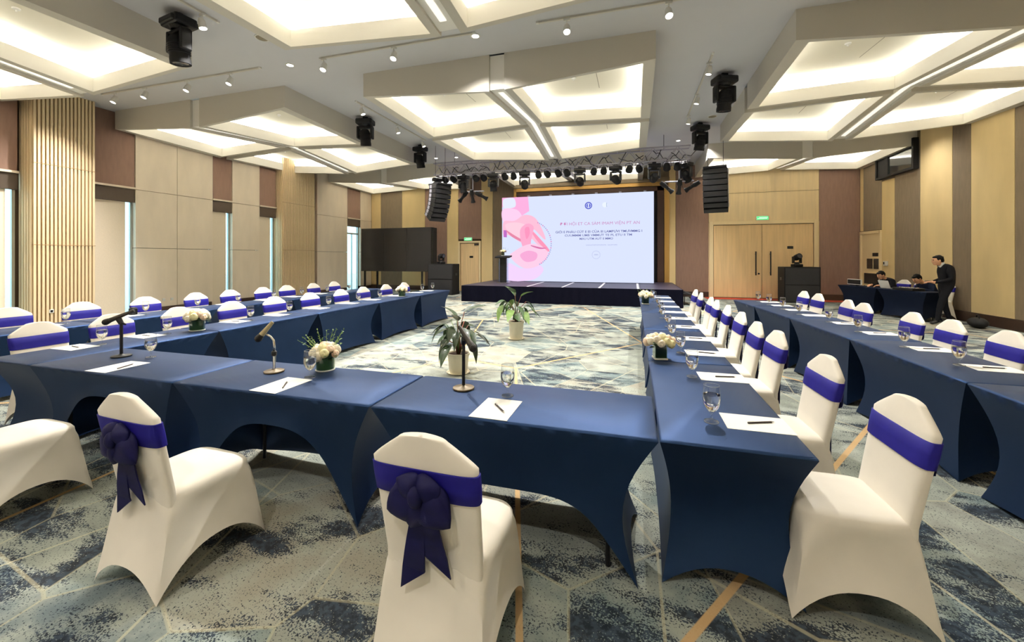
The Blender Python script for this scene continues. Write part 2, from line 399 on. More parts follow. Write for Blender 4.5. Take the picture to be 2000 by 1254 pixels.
def block(x0, x1, y0, y1, ym=None, half=None):
    xm = (x0 + x1) / 2 + 0.05; ym = (y0 + y1) / 2 + 0.05 if ym is None else ym
    ZCOR, ZFB, ZSD, ZMID = 4.97, 4.75, 4.88, 5.03
    gx, gy = 0.15, 0.11
    z_at = {(0, 0): ZCOR, (1, 0): ZFB, (2, 0): ZCOR, (0, 1): ZSD, (1, 1): ZMID, (2, 1): ZSD, (0, 2): ZCOR, (1, 2): ZFB, (2, 2): ZCOR}
    xs = [x0, xm, x2 if False else x1]; ys = [y0, ym, y1]
    def Z(x, y):
        i = 0 if x <= xm else 1; j = 0 if y <= ym else 1
        u = (x - xs[i]) / (xs[i + 1] - xs[i]); v = (y - ys[j]) / (ys[j + 1] - ys[j])
        return z_at[(i, j)] * (1 - u) * (1 - v) + z_at[(i + 1, j)] * u * (1 - v) + z_at[(i + 1, j + 1)] * u * v + z_at[(i, j + 1)] * (1 - u) * v
    qs = [((x0, xm - gx), (y0, ym - gy), (0.2, 0.13, 0.085, 0.085)), ((xm + gx, x1), (y0, ym - gy), (0.13, 0.2, 0.085, 0.085))]
    if not half:
        qs += [((x0, xm - gx), (ym + gy, y1), (0.2, 0.13, 0.085, 0.085)), ((xm + gx, x1), (ym + gy, y1), (0.13, 0.2, 0.085, 0.085))]
    for (a0, a1), (b0, b1), rim in qs:
        coffer([(x, y, Z(x, y)) for x, y in ((a0, b0), (a1, b0), (a1, b1), (a0, b1))], rim)
    yend = (ym if half else y1) - 0.05
    b = B(); n = 12; prev = None
    for i in range(n + 1):          # white channel along the fold
        y = y0 + 0.06 + (yend - y0 - 0.06) * i / n; z = Z(xm, y) + 0.05
        cur = b.ring([(xm - gx - 0.01, y, z), (xm + gx + 0.01, y, z)])
        if prev: b.bridge(prev, cur, False)
        else: b.face([(xm - gx - 0.01, y, z), (xm + gx + 0.01, y, z), (xm + gx + 0.01, y, ZC), (xm - gx - 0.01, y, ZC)])
        prev = cur
    if not half:
        z = Z(xm, yend) + 0.05
        b.face([(xm - gx - 0.01, yend, z), (xm + gx + 0.01, yend, z), (xm + gx + 0.01, yend, ZC), (xm - gx - 0.01, yend, ZC)])
    lc = obj('light_channel', b, M['white_paint'], ceil)
    b = B(); prev = None
    for i in range(n + 1):
        y = y0 + 0.25 + (yend - y0 - 0.45) * i / n; z = Z(xm, y) + 0.042
        cur = b.ring([(xm - 0.05, y, z), (xm + 0.05, y, z)])
        if prev: b.bridge(prev, cur, False)
        prev = cur
    obj('linear_diffuser', b, M['diffuser'], lc)
    if not half:
        for a0, a1 in ((x0 + 0.05, xm - gx), (xm + gx, x1 - 0.05)):
            b = B(); prev = None
            for i in range(n + 1):
                x = a0 + (a1 - a0) * i / n; z = Z(x, ym) + 0.08
                cur = b.ring([(x, ym - gy - 0.01, z), (x, ym + gy + 0.01, z)])
                if prev: b.bridge(prev, cur, False)
                prev = cur
            obj('cross_channel', b, M['white_paint'], ceil)
for x0, x1 in COLS:
    block(x0, x1, -0.5, 5.3)
    block(x0, x1, 7.3, 13.08)
    block(x0, x1, 15.1, 20.7, ym=YB - 0.02, half=True)

# ------------------------------------------------------------------ left wall: windows, panels, slatted columns
ZHEAD, ZBLIND = 3.48, 3.12
_b = B(); _y = YF
for _a, _c in ((4.1, 5.58), (6.75, 7.80), (9.95, 10.62), (11.68, 12.40), (16.45, 17.42)):
    _b.span(XL - 0.25, XL - 0.2, _y, _a, 0, ZC); _b.span(XL - 0.25, XL - 0.2, _a, _c, ZHEAD, ZC); _y = _c
_b.span(XL - 0.25, XL - 0.2, _y, YB + 0.15, 0, ZC)
wl = struct(obj('wall_left', _b, M['backing']))
def wpanel(wall, x0, x1, y0, y1, z0, z1, m, name='wall_panel', g=0.006):
    if abs(x1 - x0) < abs(y1 - y0): return obj(name, B().span(x0, x1, y0 + g, y1 - g, z0 + g, z1 - g, 0.004), M[m], wall)
    return obj(name, B().span(x0 + g, x1 - g, y0, y1, z0 + g, z1 - g, 0.004), M[m], wall)
def left_panel(y0, y1, m='cream'):
    for z0, z1 in ((0.2, 1.88), (1.88, 3.48), (3.48, ZC)):
        wpanel(wl, XL - 0.2, XL, y0, y1, z0, z1, m)
def left_window(n, y0, y1, slit, open_=False):
    w_ = struct(obj('window_%d' % n, B().span(XL - 0.18, XL - 0.13, y0, y0 + 0.05, 0.05, ZBLIND), M['alu']))
    obj('window_frame', B().span(XL - 0.18, XL - 0.13, y1 - 0.05, y1, 0.05, ZBLIND), M['alu'], w_)
    obj('window_sill', B().span(XL - 0.2, XL - 0.05, y0, y1, 0.0, 0.05), M['alu'], w_)
    obj('window_pane', B().span(XL - 0.16, XL - 0.155, y0 + 0.05, y1 - 0.05, 0.05, ZHEAD), M['winglass'], w_)
    obj('lintel_ledge', B().span(XL - 0.2, XL + 0.03, y0, y1, ZHEAD, ZHEAD + 0.05), M['cream'], w_)
    obj('blind_cassette', B().span(XL - 0.13, XL - 0.02, y0, y1, ZBLIND, ZHEAD), M['dkbox'], w_)
    if not open_:
        obj('roller_blind', B().span(XL - 0.085, XL - 0.078, y0, y1 - slit, 0.02, ZBLIND), M['blind'], w_)
    else:
        obj('window_frame', B().span(XL - 0.18, XL - 0.13, y0, y1, 2.75, 2.82), M['alu'], w_)
        obj('window_frame', B().span(XL - 0.18, XL - 0.13, (y0 + y1) / 2 - 0.02, (y0 + y1) / 2 + 0.02, 0.05, 2.75), M['alu'], w_)
    wpanel(wl, XL - 0.2, XL - 0.02, y0, y1, ZHEAD + 0.05, ZC, 'brown')
def slat_column(y0, y1, xf):
    col = obj('slatted_column', B().span(XL - 0.2, xf - 0.035, y0 + 0.02, y1, 0.0, ZC), M['slat_back'], wl)
    n = max(8, round((y1 - y0) / 0.069)); p = (y1 - y0) / n
    me = None
    for i in range(n):
        y = y0 + p * (i + 0.5)
        if me is None:
            o = obj('slat', B().span(-0.03, 0.0, -p * 0.29, p * 0.29, 0.12, ZC), M['slat'], col, loc=(xf, y, 0)); me = o.data
        else: obj('slat', me, None, col, loc=(xf, y, 0))
    m2 = None
    for i in range(5):
        x = XL - 0.15 + (xf - XL + 0.12) * (i + 0.5) / 5
        if m2 is None:
            o = obj('slat', B().span(-0.03, 0.03, -0.03, 0.0, 0.12, ZC), M['slat'], col, loc=(x, y0 + 0.02, 0)); m2 = o.data
        else: obj('slat', m2, None, col, loc=(x, y0 + 0.02, 0))
    for z in (1.9, 3.72):
        obj('joint_strip', B().span(xf - 0.03, xf + 0.003, y0, y1, z, z + 0.012), M['slat_back'], col)
left_panel(YF, 2.0); left_panel(2.0, 3.0); left_panel(3.0, 4.1)
left_window(1, 4.1, 5.58, 0.17)
slat_column(5.65, 6.75, XL + 0.35)
left_window(2, 6.75, 7.80, 0.19)
left_panel(7.80, 8.87); left_panel(8.87, 9.95)
left_window(3, 9.95, 10.62, 0.17)
left_panel(10.62, 11.68)
left_window(4, 11.68, 12.40, 0.20)
slat_column(12.43, 14.04, XL + 0.3)
wpanel(wl, XL - 0.2, XL - 0.1, 14.04, 14.5, 0.2, ZC, 'brown')
left_panel(14.5, 16.45)
left_window(5, 16.45, 17.42, 0, True)
left_panel(17.42, YB)
bl = struct(obj('baseboard_left', B().span(XL - 0.02, XL + 0.025, 7.85, 9.9, 0, 0.2, 0.004), M['base']))
for a, b_ in ((10.65, 11.65), (14.5, 16.4), (17.45, YB - 0.05), (YF, 4.05)):
    obj('baseboard_left', B().span(XL - 0.02, XL + 0.025, a, b_, 0, 0.2, 0.004), M['base'], bl)
for yy, s in ((5.95, 1), (8.3, 0), (8.5, 0), (8.72, 0)):
    x = XL + (0.352 if s else 0.0)
    o = tag(obj('wall_socket', B().span(x, x + 0.012, yy - 0.04, yy + 0.04, 0.36, 0.44, 0.004), M['white_pl']),
        'small wall socket low on the slatted column' if s else 'small socket plate low on the cream wall panels', 'socket', 'sockets on the windowed wall')
    obj('socket_face', B().span(x + 0.012, x + 0.016, yy - 0.022, yy + 0.022, 0.378, 0.422), M['black'] if yy in (5.95, 8.3) else M['white_pl'], o)

# ------------------------------------------------------------------ back wall
wb_ = struct(obj('wall_back', B().span(XL - 0.6, XR + 0.2, YB + 0.05, YB + 0.15, 0, ZC), M['backing']))
def back_panel(x0, x1, m, z0=0.2, z1=ZC, d=0.0):
    return wpanel(wb_, x0, x1, YB - d, YB + 0.05, z0, z1, m)
for x0, x1, m in ((XL, -12.48, 'yellow'), (-12.48, -11.25, 'taupe'), (-11.25, -9.95, 'yellow'), (-9.95, -8.75, 'brown'), (-8.75, -8.15, 'yellow'),
                  (-6.96, -6.39, 'yellow'), (-6.39, -5.3, 'taupe'), (1.42, 1.68, 'yellow'), (1.68, 2.93, 'brown'), (6.78, XR, 'brown')):
    back_panel(x0, x1, m)
back_panel(-8.15, -6.96, 'brown', 2.5)
back_panel(2.93, 6.78, 'pale', 4.2); back_panel(2.93, 6.78, 'pale', 3.02, 4.2)
back_panel(-5.3, 1.42, 'taupe', 4.95)
# stage opening: gold and dark wood frame
tr = struct(obj('trim_1', B().span(-5.3, 1.42, YB - 0.22, YB + 0.05, 4.78, 4.95, 0.01), M['taupe']))
obj('gold_moulding', B().span(-5.24, 1.36, YB - 0.18, YB, 4.62, 4.78, 0.01), M['gold'], tr)
obj('gold_moulding', B().span(1.22, 1.42, YB - 0.18, YB, 0.2, 4.78, 0.01), M['gold'], tr)
obj('gold_moulding', B().span(-5.3, -5.18, YB - 0.18, YB, 0.2, 4.78, 0.01), M['gold'], tr)
obj('dark_reveal', B().span(0.95, 1.22, YB - 0.1, YB, 0.2, 4.62), M['dkwood'], tr)
obj('dark_reveal', B().span(-5.18, 1.22, YB - 0.1, YB, 4.42, 4.62), M['dkwood'], tr)
obj('back_lining', B().span(-5.18, 1.22, YB - 0.02, YB + 0.04, 0.2, 4.5), M['blackmat'], tr)
def box_frame(x0, x1, z1, y, w_, m, parent):
    obj('door_jamb', B().span(x0 - w_, x0, y - 0.05, y + 0.06, 0, z1 + w_, 0.006), m, parent)
    obj('door_jamb', B().span(x1, x1 + w_, y - 0.05, y + 0.06, 0, z1 + w_, 0.006), m, parent)
    obj('door_head', B().span(x0, x1, y - 0.05, y + 0.06, z1, z1 + w_, 0.006), m, parent)
# double door
d1 = struct(obj('door_1', B().span(3.12, 4.845, YB - 0.0, YB + 0.04, 0.02, 2.92, 0.004), M['door']))
obj('door_leaf', B().span(4.86, 6.58, YB - 0.0, YB + 0.04, 0.02, 2.92, 0.004), M['door'], d1)
box_frame(3.10, 6.60, 2.94, YB, 0.14, M['doorframe'], d1)
obj('door_shadow_gap', B().span(3.10, 6.60, YB + 0.01, YB + 0.05, 2.92, 2.94), M['black'], d1)
obj('wall_panel', B().span(2.93, 2.96, YB, YB + 0.05, 0.0, 3.02), M['pale'], wb_); obj('wall_panel', B().span(6.74, 6.78, YB, YB + 0.05, 0.0, 3.02), M['pale'], wb_)
for x in (4.62, 5.13):
    h = obj('door_handle', B().tube([(x, YB - 0.09, 0.92), (x, YB - 0.09, 1.86)], 0.022, 10), M['dkmetal'], d1, smooth=40)
    for z in (1.02, 1.76): obj('handle_bracket', B().cone((x, YB - 0.09, z), (x, YB, z), 0.014), M['dkmetal'], h)
obj('keyhole', B().cone((4.74, YB - 0.01, 0.98), (4.74, YB, 0.98), 0.035), M['dkmetal'], d1)
obj('door_plate', B().span(5.72, 5.92, YB - 0.012, YB, 1.96, 2.06), M['black'], d1)
# small door next to the stage
d2 = struct(obj('door_2', B().span(-8.02, -7.1, YB, YB + 0.04, 0.0, 2.3, 0.004), M['door']))
box_frame(-8.05, -7.07, 2.32, YB, 0.09, M['doorframe'], d2)
obj('door_plate', B().span(-7.56, -7.38, YB - 0.012, YB, 1.60, 1.70), M['black'], d2)
obj('door_closer', B().span(-7.3, -7.1, YB - 0.06, YB, 2.2, 2.28), M['dkmetal'], d2)
def exit_sign(x, z, wd, label):
    t = thing('exit_sign', label, 'exit sign', (x, YB - 0.03, z))
    obj('housing', B().span(-wd / 2, wd / 2, -0.025, 0.025, 0, 0.17, 0.006), M['white_pl'], t)
    f = obj('lit_face', B().span(-wd / 2 + 0.015, wd / 2 - 0.015, -0.03, -0.025, 0.02, 0.15), M['exit'], t)
    obj('white_band', B().span(-wd / 2 + 0.04, wd / 2 - 0.06, -0.033, -0.03, 0.06, 0.078), M['exitw'], f)
    obj('white_band', B().span(-wd / 2 + 0.10, wd / 2 - 0.04, -0.033, -0.03, 0.10, 0.115), M['exitw'], f)
    return t
exit_sign(-7.62, 2.42, 0.42, 'green lit exit sign above the narrow door beside the stage')
exit_sign(4.86, 3.09, 0.44, 'green lit exit sign above the wide double door')
bb = struct(obj('baseboard_back', B().span(XL, -8.15, YB - 0.03, YB + 0.03, 0, 0.22, 0.004), M['base']))
for a, b_ in ((-6.96, 2.93), (6.78, XR)): obj('baseboard_back', B().span(a, b_, YB - 0.03, YB + 0.03, 0, 0.22, 0.004), M['base'], bb)
tag(obj('red_runner', B().span(2.75, 7.7, 17.55, 18.2, 0, 0.012, 0.004), M['mat_red']), 'narrow red floor runner in front of the double door', 'floor mat')

# ------------------------------------------------------------------ right wall
wr = struct(obj('wall_right', B().span(XR + 0.05, XR + 0.15, YF, YB + 0.1, 0, ZC), M['backing']))
def right_panel(y0, y1, m, z0=0.25, z1=ZC): return wpanel(wr, XR, XR + 0.05, y0, y1, z0, z1, m)
right_panel(18.08, YB, 'yellow', 2.58); right_panel(16.92, 18.08, 'taupe', 2.58)
right_panel(16.2, 16.92, 'yellow', 0.25, 4.2); right_panel(16.2, 16.92, 'taupe', 4.2)
right_panel(14.97, 16.2, 'taupe'); right_panel(13.7, 14.97, 'yellow'); right_panel(13.08, 13.7, 'taupe')
right_panel(11.85, 13.08, 'yellow'); y = 11.85
for wd, m in ((1.0, 'taupe'), (1.25, 'yellow'), (0.7, 'taupe'), (1.4, 'yellow'), (1.1, 'taupe'), (1.6, 'yellow'), (1.2, 'taupe'), (1.6, 'yellow'), (1.4, 'taupe'), (3.2, 'yellow')):
    right_panel(max(y - wd, YF), y, m); y -= wd
    if y <= YF: break
br = struct(obj('baseboard_right', B().span(XR - 0.03, XR + 0.03, YF, 16.85, 0, 0.25, 0.004), M['base']))
# service door with dark viewing panels
d3 = struct(obj('door_3', B().span(XR - 0.0, XR + 0.04, 17.0, 18.16, 0.0, 2.46, 0.004), M['doorframe']))
for a, b_ in ((16.92, 17.0), (18.16, 18.24)): obj('door_jamb', B().span(XR - 0.05, XR + 0.05, a, b_, 0, 2.54, 0.005), M['doorframe'], d3)
obj('door_head', B().span(XR - 0.05, XR + 0.05, 16.92, 18.24, 2.46, 2.56, 0.005), M['doorframe'], d3)
obj('door_plate', B().span(XR - 0.012, XR, 17.12, 17.46, 1.66, 1.78), M['black'], d3)
for a, b_, z0, z1 in ((17.05, 17.40, 1.22, 1.58), (17.47, 17.82, 1.22, 1.58), (17.1, 18.0, 0.68, 1.06)):
    f = obj('viewing_panel', B().span(XR - 0.012, XR, a, b_, z0, z1), M['dkglass'], d3)
    obj('panel_frame', B().span(XR - 0.02, XR, a - 0.03, b_ + 0.03, z1, z1 + 0.03), M['doorframe'], f)
obj('door_knob', B().sphere((XR - 0.05, 17.9, 0.58), 0.035), M['dkmetal'], d3, smooth=True)
t = thing('wall_intercom', 'white intercom with dark display on honey panel beside the service door', 'intercom', (XR, 16.7, 1.34))
obj('housing', B().span(-0.03, 0, -0.16, 0.09, 0, 0.16, 0.008), M['white_pl'], t)
obj('display', B().span(-0.034, -0.03, 0.0, 0.07, 0.05, 0.13), M['black'], t)
# projection booth window, standing proud of the wall
t = struct(obj('window_6', B().span(XR - 0.14, XR + 0.04, 15.02, 15.10, 4.26, 5.18), M['blackmat']))
obj('window_frame', B().span(XR - 0.14, XR + 0.04, 16.94, 17.02, 4.26, 5.18), M['blackmat'], t)
for z0, z1 in ((4.26, 4.33), (5.11, 5.18)): obj('window_frame', B().span(XR - 0.14, XR + 0.04, 15.10, 16.94, z0, z1), M['blackmat'], t)
obj('window_frame', B().span(XR - 0.10, XR + 0.03, 16.38, 16.94, 4.33, 5.11), M['blackmat'], t)
obj('window_pane', B().span(XR - 0.07, XR - 0.06, 15.10, 16.38, 4.33, 5.11), M['dkglass'], t)
wf = struct(obj('wall_front', B().span(XL - 0.6, XR + 0.2, YF - 0.1, YF, 0, ZC), M['cream']))

# ------------------------------------------------------------------ ground outside the windows
struct(obj('outside_ground', B().span(-40, XL - 0.65, -20, 40, -0.3, -0.2), M['floorout']))

# ------------------------------------------------------------------ tables in stretch covers
TH_ = 0.75
def table_cover(L, W, seat_arch=0.5, pw=2.6, back_arch=0.05, end_arch=0.10):
    """one fitted cover; local -y is the seat side; the corners run down, waisted, to four feet"""
    b = B(); zt = 0.738
    def cx(z):
        s_ = (zt - z) / zt; return L / 2 - (0.09 * s_ + 0.12 * math.sin(PI * s_)), W / 2 - (0.015 * s_ + 0.055 * math.sin(PI * s_))
    def side(sgn_axis, arch, p, n, m_=12):
        rows = []
        for j in range(m_ + 1):
            q = j / m_; row = []
            for i in range(n + 1):
                t = -1 + 2 * i / n
                hem = arch * max(0.0, 1 - abs(t) ** p) + 0.003
                z = zt - q * (zt - hem)
                hx, hy = cx(z)
                bow = 0.02 * math.sin(PI * q) * (1 - t * t)
                if sgn_axis in ('-y', '+y'):
                    sg = -1 if sgn_axis == '-y' else 1
                    row.append(b.bm.verts.new((t * hx, sg * (hy - bow), z)))
                else:
                    sg = -1 if sgn_axis == '-x' else 1
                    row.append(b.bm.verts.new((sg * (hx - bow), t * hy, z)))
            rows.append(row)
        for j in range(m_):
            for i in range(n): b.bm.faces.new((rows[j][i], rows[j][i + 1], rows[j + 1][i + 1], rows[j + 1][i]))
    side('-y', seat_arch, pw, 36); side('+y', back_arch, 2.2, 24)
    side('-x', end_arch, 2.2, 12); side('+x', end_arch, 2.2, 12)
    # top with a softly rounded edge
    rr = []
    for inset, z in ((0.0, zt), (0.003, zt + 0.007), (0.012, 0.75)):
        hx, hy = L / 2 - inset, W / 2 - inset; pts = []
        for (a0, a1), (c0, c1) in (((-1, -1), (1, -1)), ((1, -1), (1, 1)), ((1, 1), (-1, 1)), ((-1, 1), (-1, -1))):
            for i in range(12): pts.append(((a0 + (c0 - a0) * i / 12) * hx, (a1 + (c1 - a1) * i / 12) * hy, z))
        rr.append(b.ring(pts))
    b.bridge(rr[0], rr[1]); b.bridge(rr[1], rr[2]); b.cap(rr[2])
    bmesh.ops.remove_doubles(b.bm, verts=b.bm.verts[:], dist=0.0008)
    return b
_tc = {}
def table(cx_, cy_, rotz, label, group, L=1.6, W=0.65, arch=0.5, pw=2.6, m='cloth'):
    t = thing('banquet_table', label, 'table', (cx_, cy_, 0), rotz, group)
    key = (round(L, 3), W, arch, pw, m)
    if key not in _tc:
        o = obj('stretch_cover', table_cover(L - 0.012, W, arch, pw), M[m], t, smooth=50); _tc[key] = o.data
        o2 = obj('leg', B().tube([(0, 0, 0.01), (0, 0, 0.72)], 0.013, 8), M['dkmetal'], t, loc=(L / 2 - 0.25, W / 2 - 0.13, 0)); _tc['leg'] = o2.data
        st = [(-1, 1), (-1, -1), (1, -1)]
    else:
        obj('stretch_cover', _tc[key], None, t); st = [(1, 1), (-1, 1), (-1, -1), (1, -1)]
    for sx, sy in st: obj('leg', _tc['leg'], None, t, loc=(sx * (L / 2 - 0.25), sy * (W / 2 - 0.13), 0))
    return t
TY0 = 2.07; TYN = 10.02; TL = (TYN - TY0) / 5
LINX, LOUTX, RINX, ROUTX = (-5.35, -4.70), (-7.42, -6.77), (0.12, 0.77), (2.20, 2.85)
RN = {'Lin': 'inner window-side row', 'Lout': 'outer window-side row', 'Rin': 'inner desk-side row', 'Rout': 'outer desk-side row'}
fx = [-4.70 + 4.82 / 3 * i for i in range(4)]
FRONT_ARCH = [(0.55, 2.6), (0.52, 2.6), (0.36, 4.5)]
for i in range(3):
    table((fx[i] + fx[i + 1]) / 2, TY0 + 0.325, 0, '%s blue covered table from the window side in the cross row' % ORD[i], 'tables of the cross row', 4.82 / 3, 0.65, *FRONT_ARCH[i])
for i in range(5):
    yc = TY0 + TL * (i + 0.5)
    table(sum(RINX) / 2, yc, PI / 2, '%s blue covered table from the cross row, %s' % (ORD[i], RN['Rin']), 'tables of the ' + RN['Rin'], TL)
    table(sum(LINX) / 2, yc, -PI / 2, '%s blue covered table from the cross row, %s' % (ORD[i], RN['Lin']), 'tables of the ' + RN['Lin'], TL)
    table(sum(LOUTX) / 2, yc, -PI / 2, '%s blue covered table from the cross row end, %s' % (ORD[i], RN['Lout']), 'tables of the ' + RN['Lout'], TL)
ry = [2.05, 3.65, 5.25, 6.83, 8.25, 9.42]
rx = [2.24, 2.23, 2.22, 2.16, 2.06, 1.97]
for i in range(5):
    a = math.atan2(rx[i + 1] - rx[i], ry[i + 1] - ry[i])
    table((rx[i] + rx[i + 1]) / 2 + 0.325, (ry[i] + ry[i + 1]) / 2, PI / 2 - a, '%s blue covered table from the cross row end, %s' % (ORD[i], RN['Rout']), 'tables of the ' + RN['Rout'], ry[i + 1] - ry[i])
# control desk, two tables running along the honey coloured wall
for i, (px, py) in enumerate(((6.50, 14.66), (6.86, 13.22))):
    table(px + 0.20, py + 0.27, PI / 2 + 0.245, ['control desk table nearer the service door, dark blue cover, with a dark monitor', 'control desk table beside the standing man, dark blue cover, with a laptop'][i], 'control desk tables', 1.48, 0.5, 0.45, 2.6, 'cloth_dk')

# ------------------------------------------------------------------ chairs in spandex covers with sash and bow
def yb(z): return -0.182 - (max(z, 0.45) - 0.45) * 0.19
def bw(z):
    if z < 0.45: return 0.205
    if z <= 0.86: return 0.205 + 0.012 * (z - 0.45) / 0.41
    k = min(1.0, (z - 0.86) / 0.105); q = 0.217 * (1 - 0.66 * min(k, 0.86) ** 1.12); return q if k <= 0.86 else max(0.004, q * math.sqrt(max(0, 1 - ((k - 0.86) / 0.14) ** 2)))
def bth(z): return 0.030 if z < 0.86 else 0.030 - 0.010 * (z - 0.86) / 0.105
def back_ring(z, off=0.0, n=40):
    w_, t_ = bw(z) + off, bth(z) + off; pts = []
    for i in range(n):
        a = 2 * PI * i / n; c_, s_ = math.cos(a), math.sin(a)
        pts.append((w_ * math.copysign(abs(c_) ** 0.42, c_), yb(z) + t_ * math.copysign(abs(s_) ** 0.6, s_), z))
    return pts
def chair_cover():
    b = B(); NS = 16
    def rect(hw, yf, yk, n_):
        pts = []
        for k, ((a0, a1), (c0, c1)) in enumerate((((-1, -1), (1, -1)), ((1, -1), (1, 1)), ((1, 1), (-1, 1)), ((-1, 1), (-1, -1)))):
            for i in range(NS):
                t = i / NS; u, v = a0 + (c0 - a0) * t, a1 + (c1 - a1) * t
                r_ = (abs(u) ** n_ + abs(v) ** n_) ** (1 / n_); uu, vv = u / r_, v / r_
                pts.append((k, -1 + 2 * t, hw * uu, (yf if vv > 0 else -yk) * vv))
        return pts
    prev = None
    for sc_, z in ((0.02, 0.492), (0.5, 0.490), (0.8, 0.484), (0.94, 0.472), (0.99, 0.455)):
        cur = b.ring([(x * sc_, y * sc_, z) for _, _, x, y in rect(0.222, 0.235, -0.215, 5)])
        if prev: b.bridge(prev, cur)
        else: b.cap(cur)
        prev = cur
    A = {0: 0.13, 1: 0.17, 2: 0.17, 3: 0.17}; m_ = 10
    for j in range(0, m_ + 1):
        q = j / m_
        hw = 0.222 + 0.018 * q ** 1.5; yf = 0.235 + 0.055 * q ** 1.4; yk = -(0.215 + 0.065 * q ** 1.4); n_ = 5 + 40 * q
        pts = []
        for k, t, x, y in rect(hw, yf, yk, n_):
            hem = A[k] * max(0, 1 - abs(t) ** 2.3) + 0.002
            z = 0.435 - q * (0.435 - hem)
            pin = 0.022 * math.sin(PI * q) * (1 - t * t)
            if k == 0: y += pin
            elif k == 2: y -= pin
            elif k == 1: x -= pin
            else: x += pin
            pts.append((x, y, z))
        cur = b.ring(pts); b.bridge(prev, cur); prev = cur
    prev = None
    for z in [0.40, 0.46, 0.52, 0.60, 0.68, 0.76, 0.82, 0.86, 0.875, 0.89, 0.905, 0.92, 0.935, 0.946, 0.952, 0.957, 0.961, 0.9635, 0.9648]:
        cur = b.ring(back_ring(z)); 
        if prev: b.bridge(prev, cur)
        prev = cur
    b.cap(prev)
    return b
def chair_sash():
    b = B(); prev = None
    for z, o in ((0.722, 0.002), (0.724, 0.006), (0.78, 0.007), (0.838, 0.006), (0.84, 0.002)):
        cur = b.ring(back_ring(z, o))
        if prev: b.bridge(prev, cur)
        prev = cur
    return b
def strip(b, pts, widths, th=0.004, axis=Vector((1, 0, 0))):
    prev = None
    for p, w_ in zip(pts, widths):
        p = Vector(p); up = Vector((0, th, 0))
        cur = b.ring([p - axis * w_ - up, p + axis * w_ - up, p + axis * w_ + up, p - axis * w_ + up])
        if prev: b.bridge(prev, cur)
        else: b.cap(cur, True)
        prev = cur
    b.cap(prev)
def puff(b, o, ang, L_, W_, T_, k=6, n=10, m_=22, ph=0.0):
    """pleated loop of ribbon swelling out of the knot"""
    ax = Vector((math.cos(ang), 0, math.sin(ang))); sd = Vector((-math.sin(ang), 0, math.cos(ang))); yy = Vector((0, -1, 0)); prev = None
    for i in range(n + 1):
        q = i / n; wv = math.sin(PI * min(1, 0.06 + 0.94 * q ** 0.75)) ** 0.75 if q < 1 else 0.02
        ring_ = []
        for j in range(m_):
            a = 2 * PI * j / m_; r_ = 1 + 0.10 * math.cos(k * a + ph) * min(1, 2 * (1 - q) + 0.25)
            ring_.append(Vector(o) + ax * (L_ * q) + sd * (W_ * wv * math.cos(a) * r_) + yy * (T_ * wv * math.sin(a) * r_) + Vector((0, 0, -0.012 * q * q)))
        cur = b.ring(ring_)
        if prev: b.bridge(prev, cur)
        else: b.cap(cur)
        prev = cur
    b.cap(prev)
def bow_mesh():
    b = B(); y0 = yb(0.77) - 0.05
    puff(b, (0.0, y0, 0.750), R(205), 0.155, 0.080, 0.036, 5, ph=0.4)
    puff(b, (0.0, y0, 0.750), R(-35), 0.150, 0.078, 0.036, 5, ph=1.1)
    puff(b, (0.0, y0 - 0.012, 0.765), R(150), 0.105, 0.052, 0.032, 4)
    puff(b, (0.0, y0 - 0.012, 0.765), R(28), 0.100, 0.055, 0.032, 4, ph=0.7)
    puff(b, (0.0, y0 - 0.008, 0.745), R(252), 0.110, 0.058, 0.030, 4, ph=0.9)
    b.sphere((0, y0 - 0.034, 0.760), 1, 12, 9, (0.030, 0.024, 0.040))
    return b
def tail_mesh(sx, zl, sp, cut):
    b = B(); y0 = yb(0.77) - 0.03; pts, ws = [], []
    n = 7
    for i in range(n):
        q = i / (n - 1); z = 0.735 - (0.735 - zl) * q
        pts.append((sx * (0.012 + sp * q), y0 + 0.012 + (yb(z) - yb(0.73)) * 0.3 - 0.012 * math.sin(PI * q), z)); ws.append(0.024 + 0.028 * q)
    strip(b, pts, ws, 0.003)
    for v in b.bm.verts:       # slanting end
        if v.co.z < zl + 0.001: v.co.z -= cut * (v.co.x - sx * (0.012 + sp)) * sx
    return b
chair0 = thing('banquet_chair', 'x', 'chair')
cv = obj('spandex_cover', chair_cover(), M['cover'], chair0, smooth=60)
sa = obj('sash', chair_sash(), M['sash'], chair0, smooth=60)
obj('bow', bow_mesh(), M['navy_bow'], sa, smooth=True)
obj('ribbon_tail', tail_mesh(-1, 0.39, 0.046, 0.75), M['navy_bow'], sa); obj('ribbon_tail', tail_mesh(1, 0.46, 0.038, 0.6), M['navy_bow'], sa)
chair_used = []
def chair(x, y, rotz, label, group):
    if not chair_used:
        chair0.location = (x, y, 0); chair0.rotation_euler = (0, 0, rotz); tag(chair0, label, 'chair', group); chair_used.append(1); return chair0
    return dup(chair0, (x, y, 0), rotz, label, group)
rj = random.Random(5)
CH = 'cream covered chair with blue sash'
for i, (x, rz) in enumerate(((-3.87, -0.03), (-2.34, -0.05), (-0.745, -0.02))):
    chair(x, 1.635, rz, '%s and navy bow, %s from windows behind cross row' % (CH, ORD[i]), 'chairs behind the cross row')
RINC = [2.36, 3.21, 4.17, 4.71, 5.5, 6.25, 6.94, 7.43, 8.34, 9.09]
ROUTC = [4.77, 5.46, 6.07, 7.09, 7.59, 8.72, 9.29]
LINC = [2.62, 3.24, 3.95, 4.68, 5.45, 6.25, 7.1, 7.85, 8.7, 9.5]
LOUTC = [3.26, 3.98, 4.80, 5.65, 6.35, 7.1, 7.75, 8.6, 9.35]
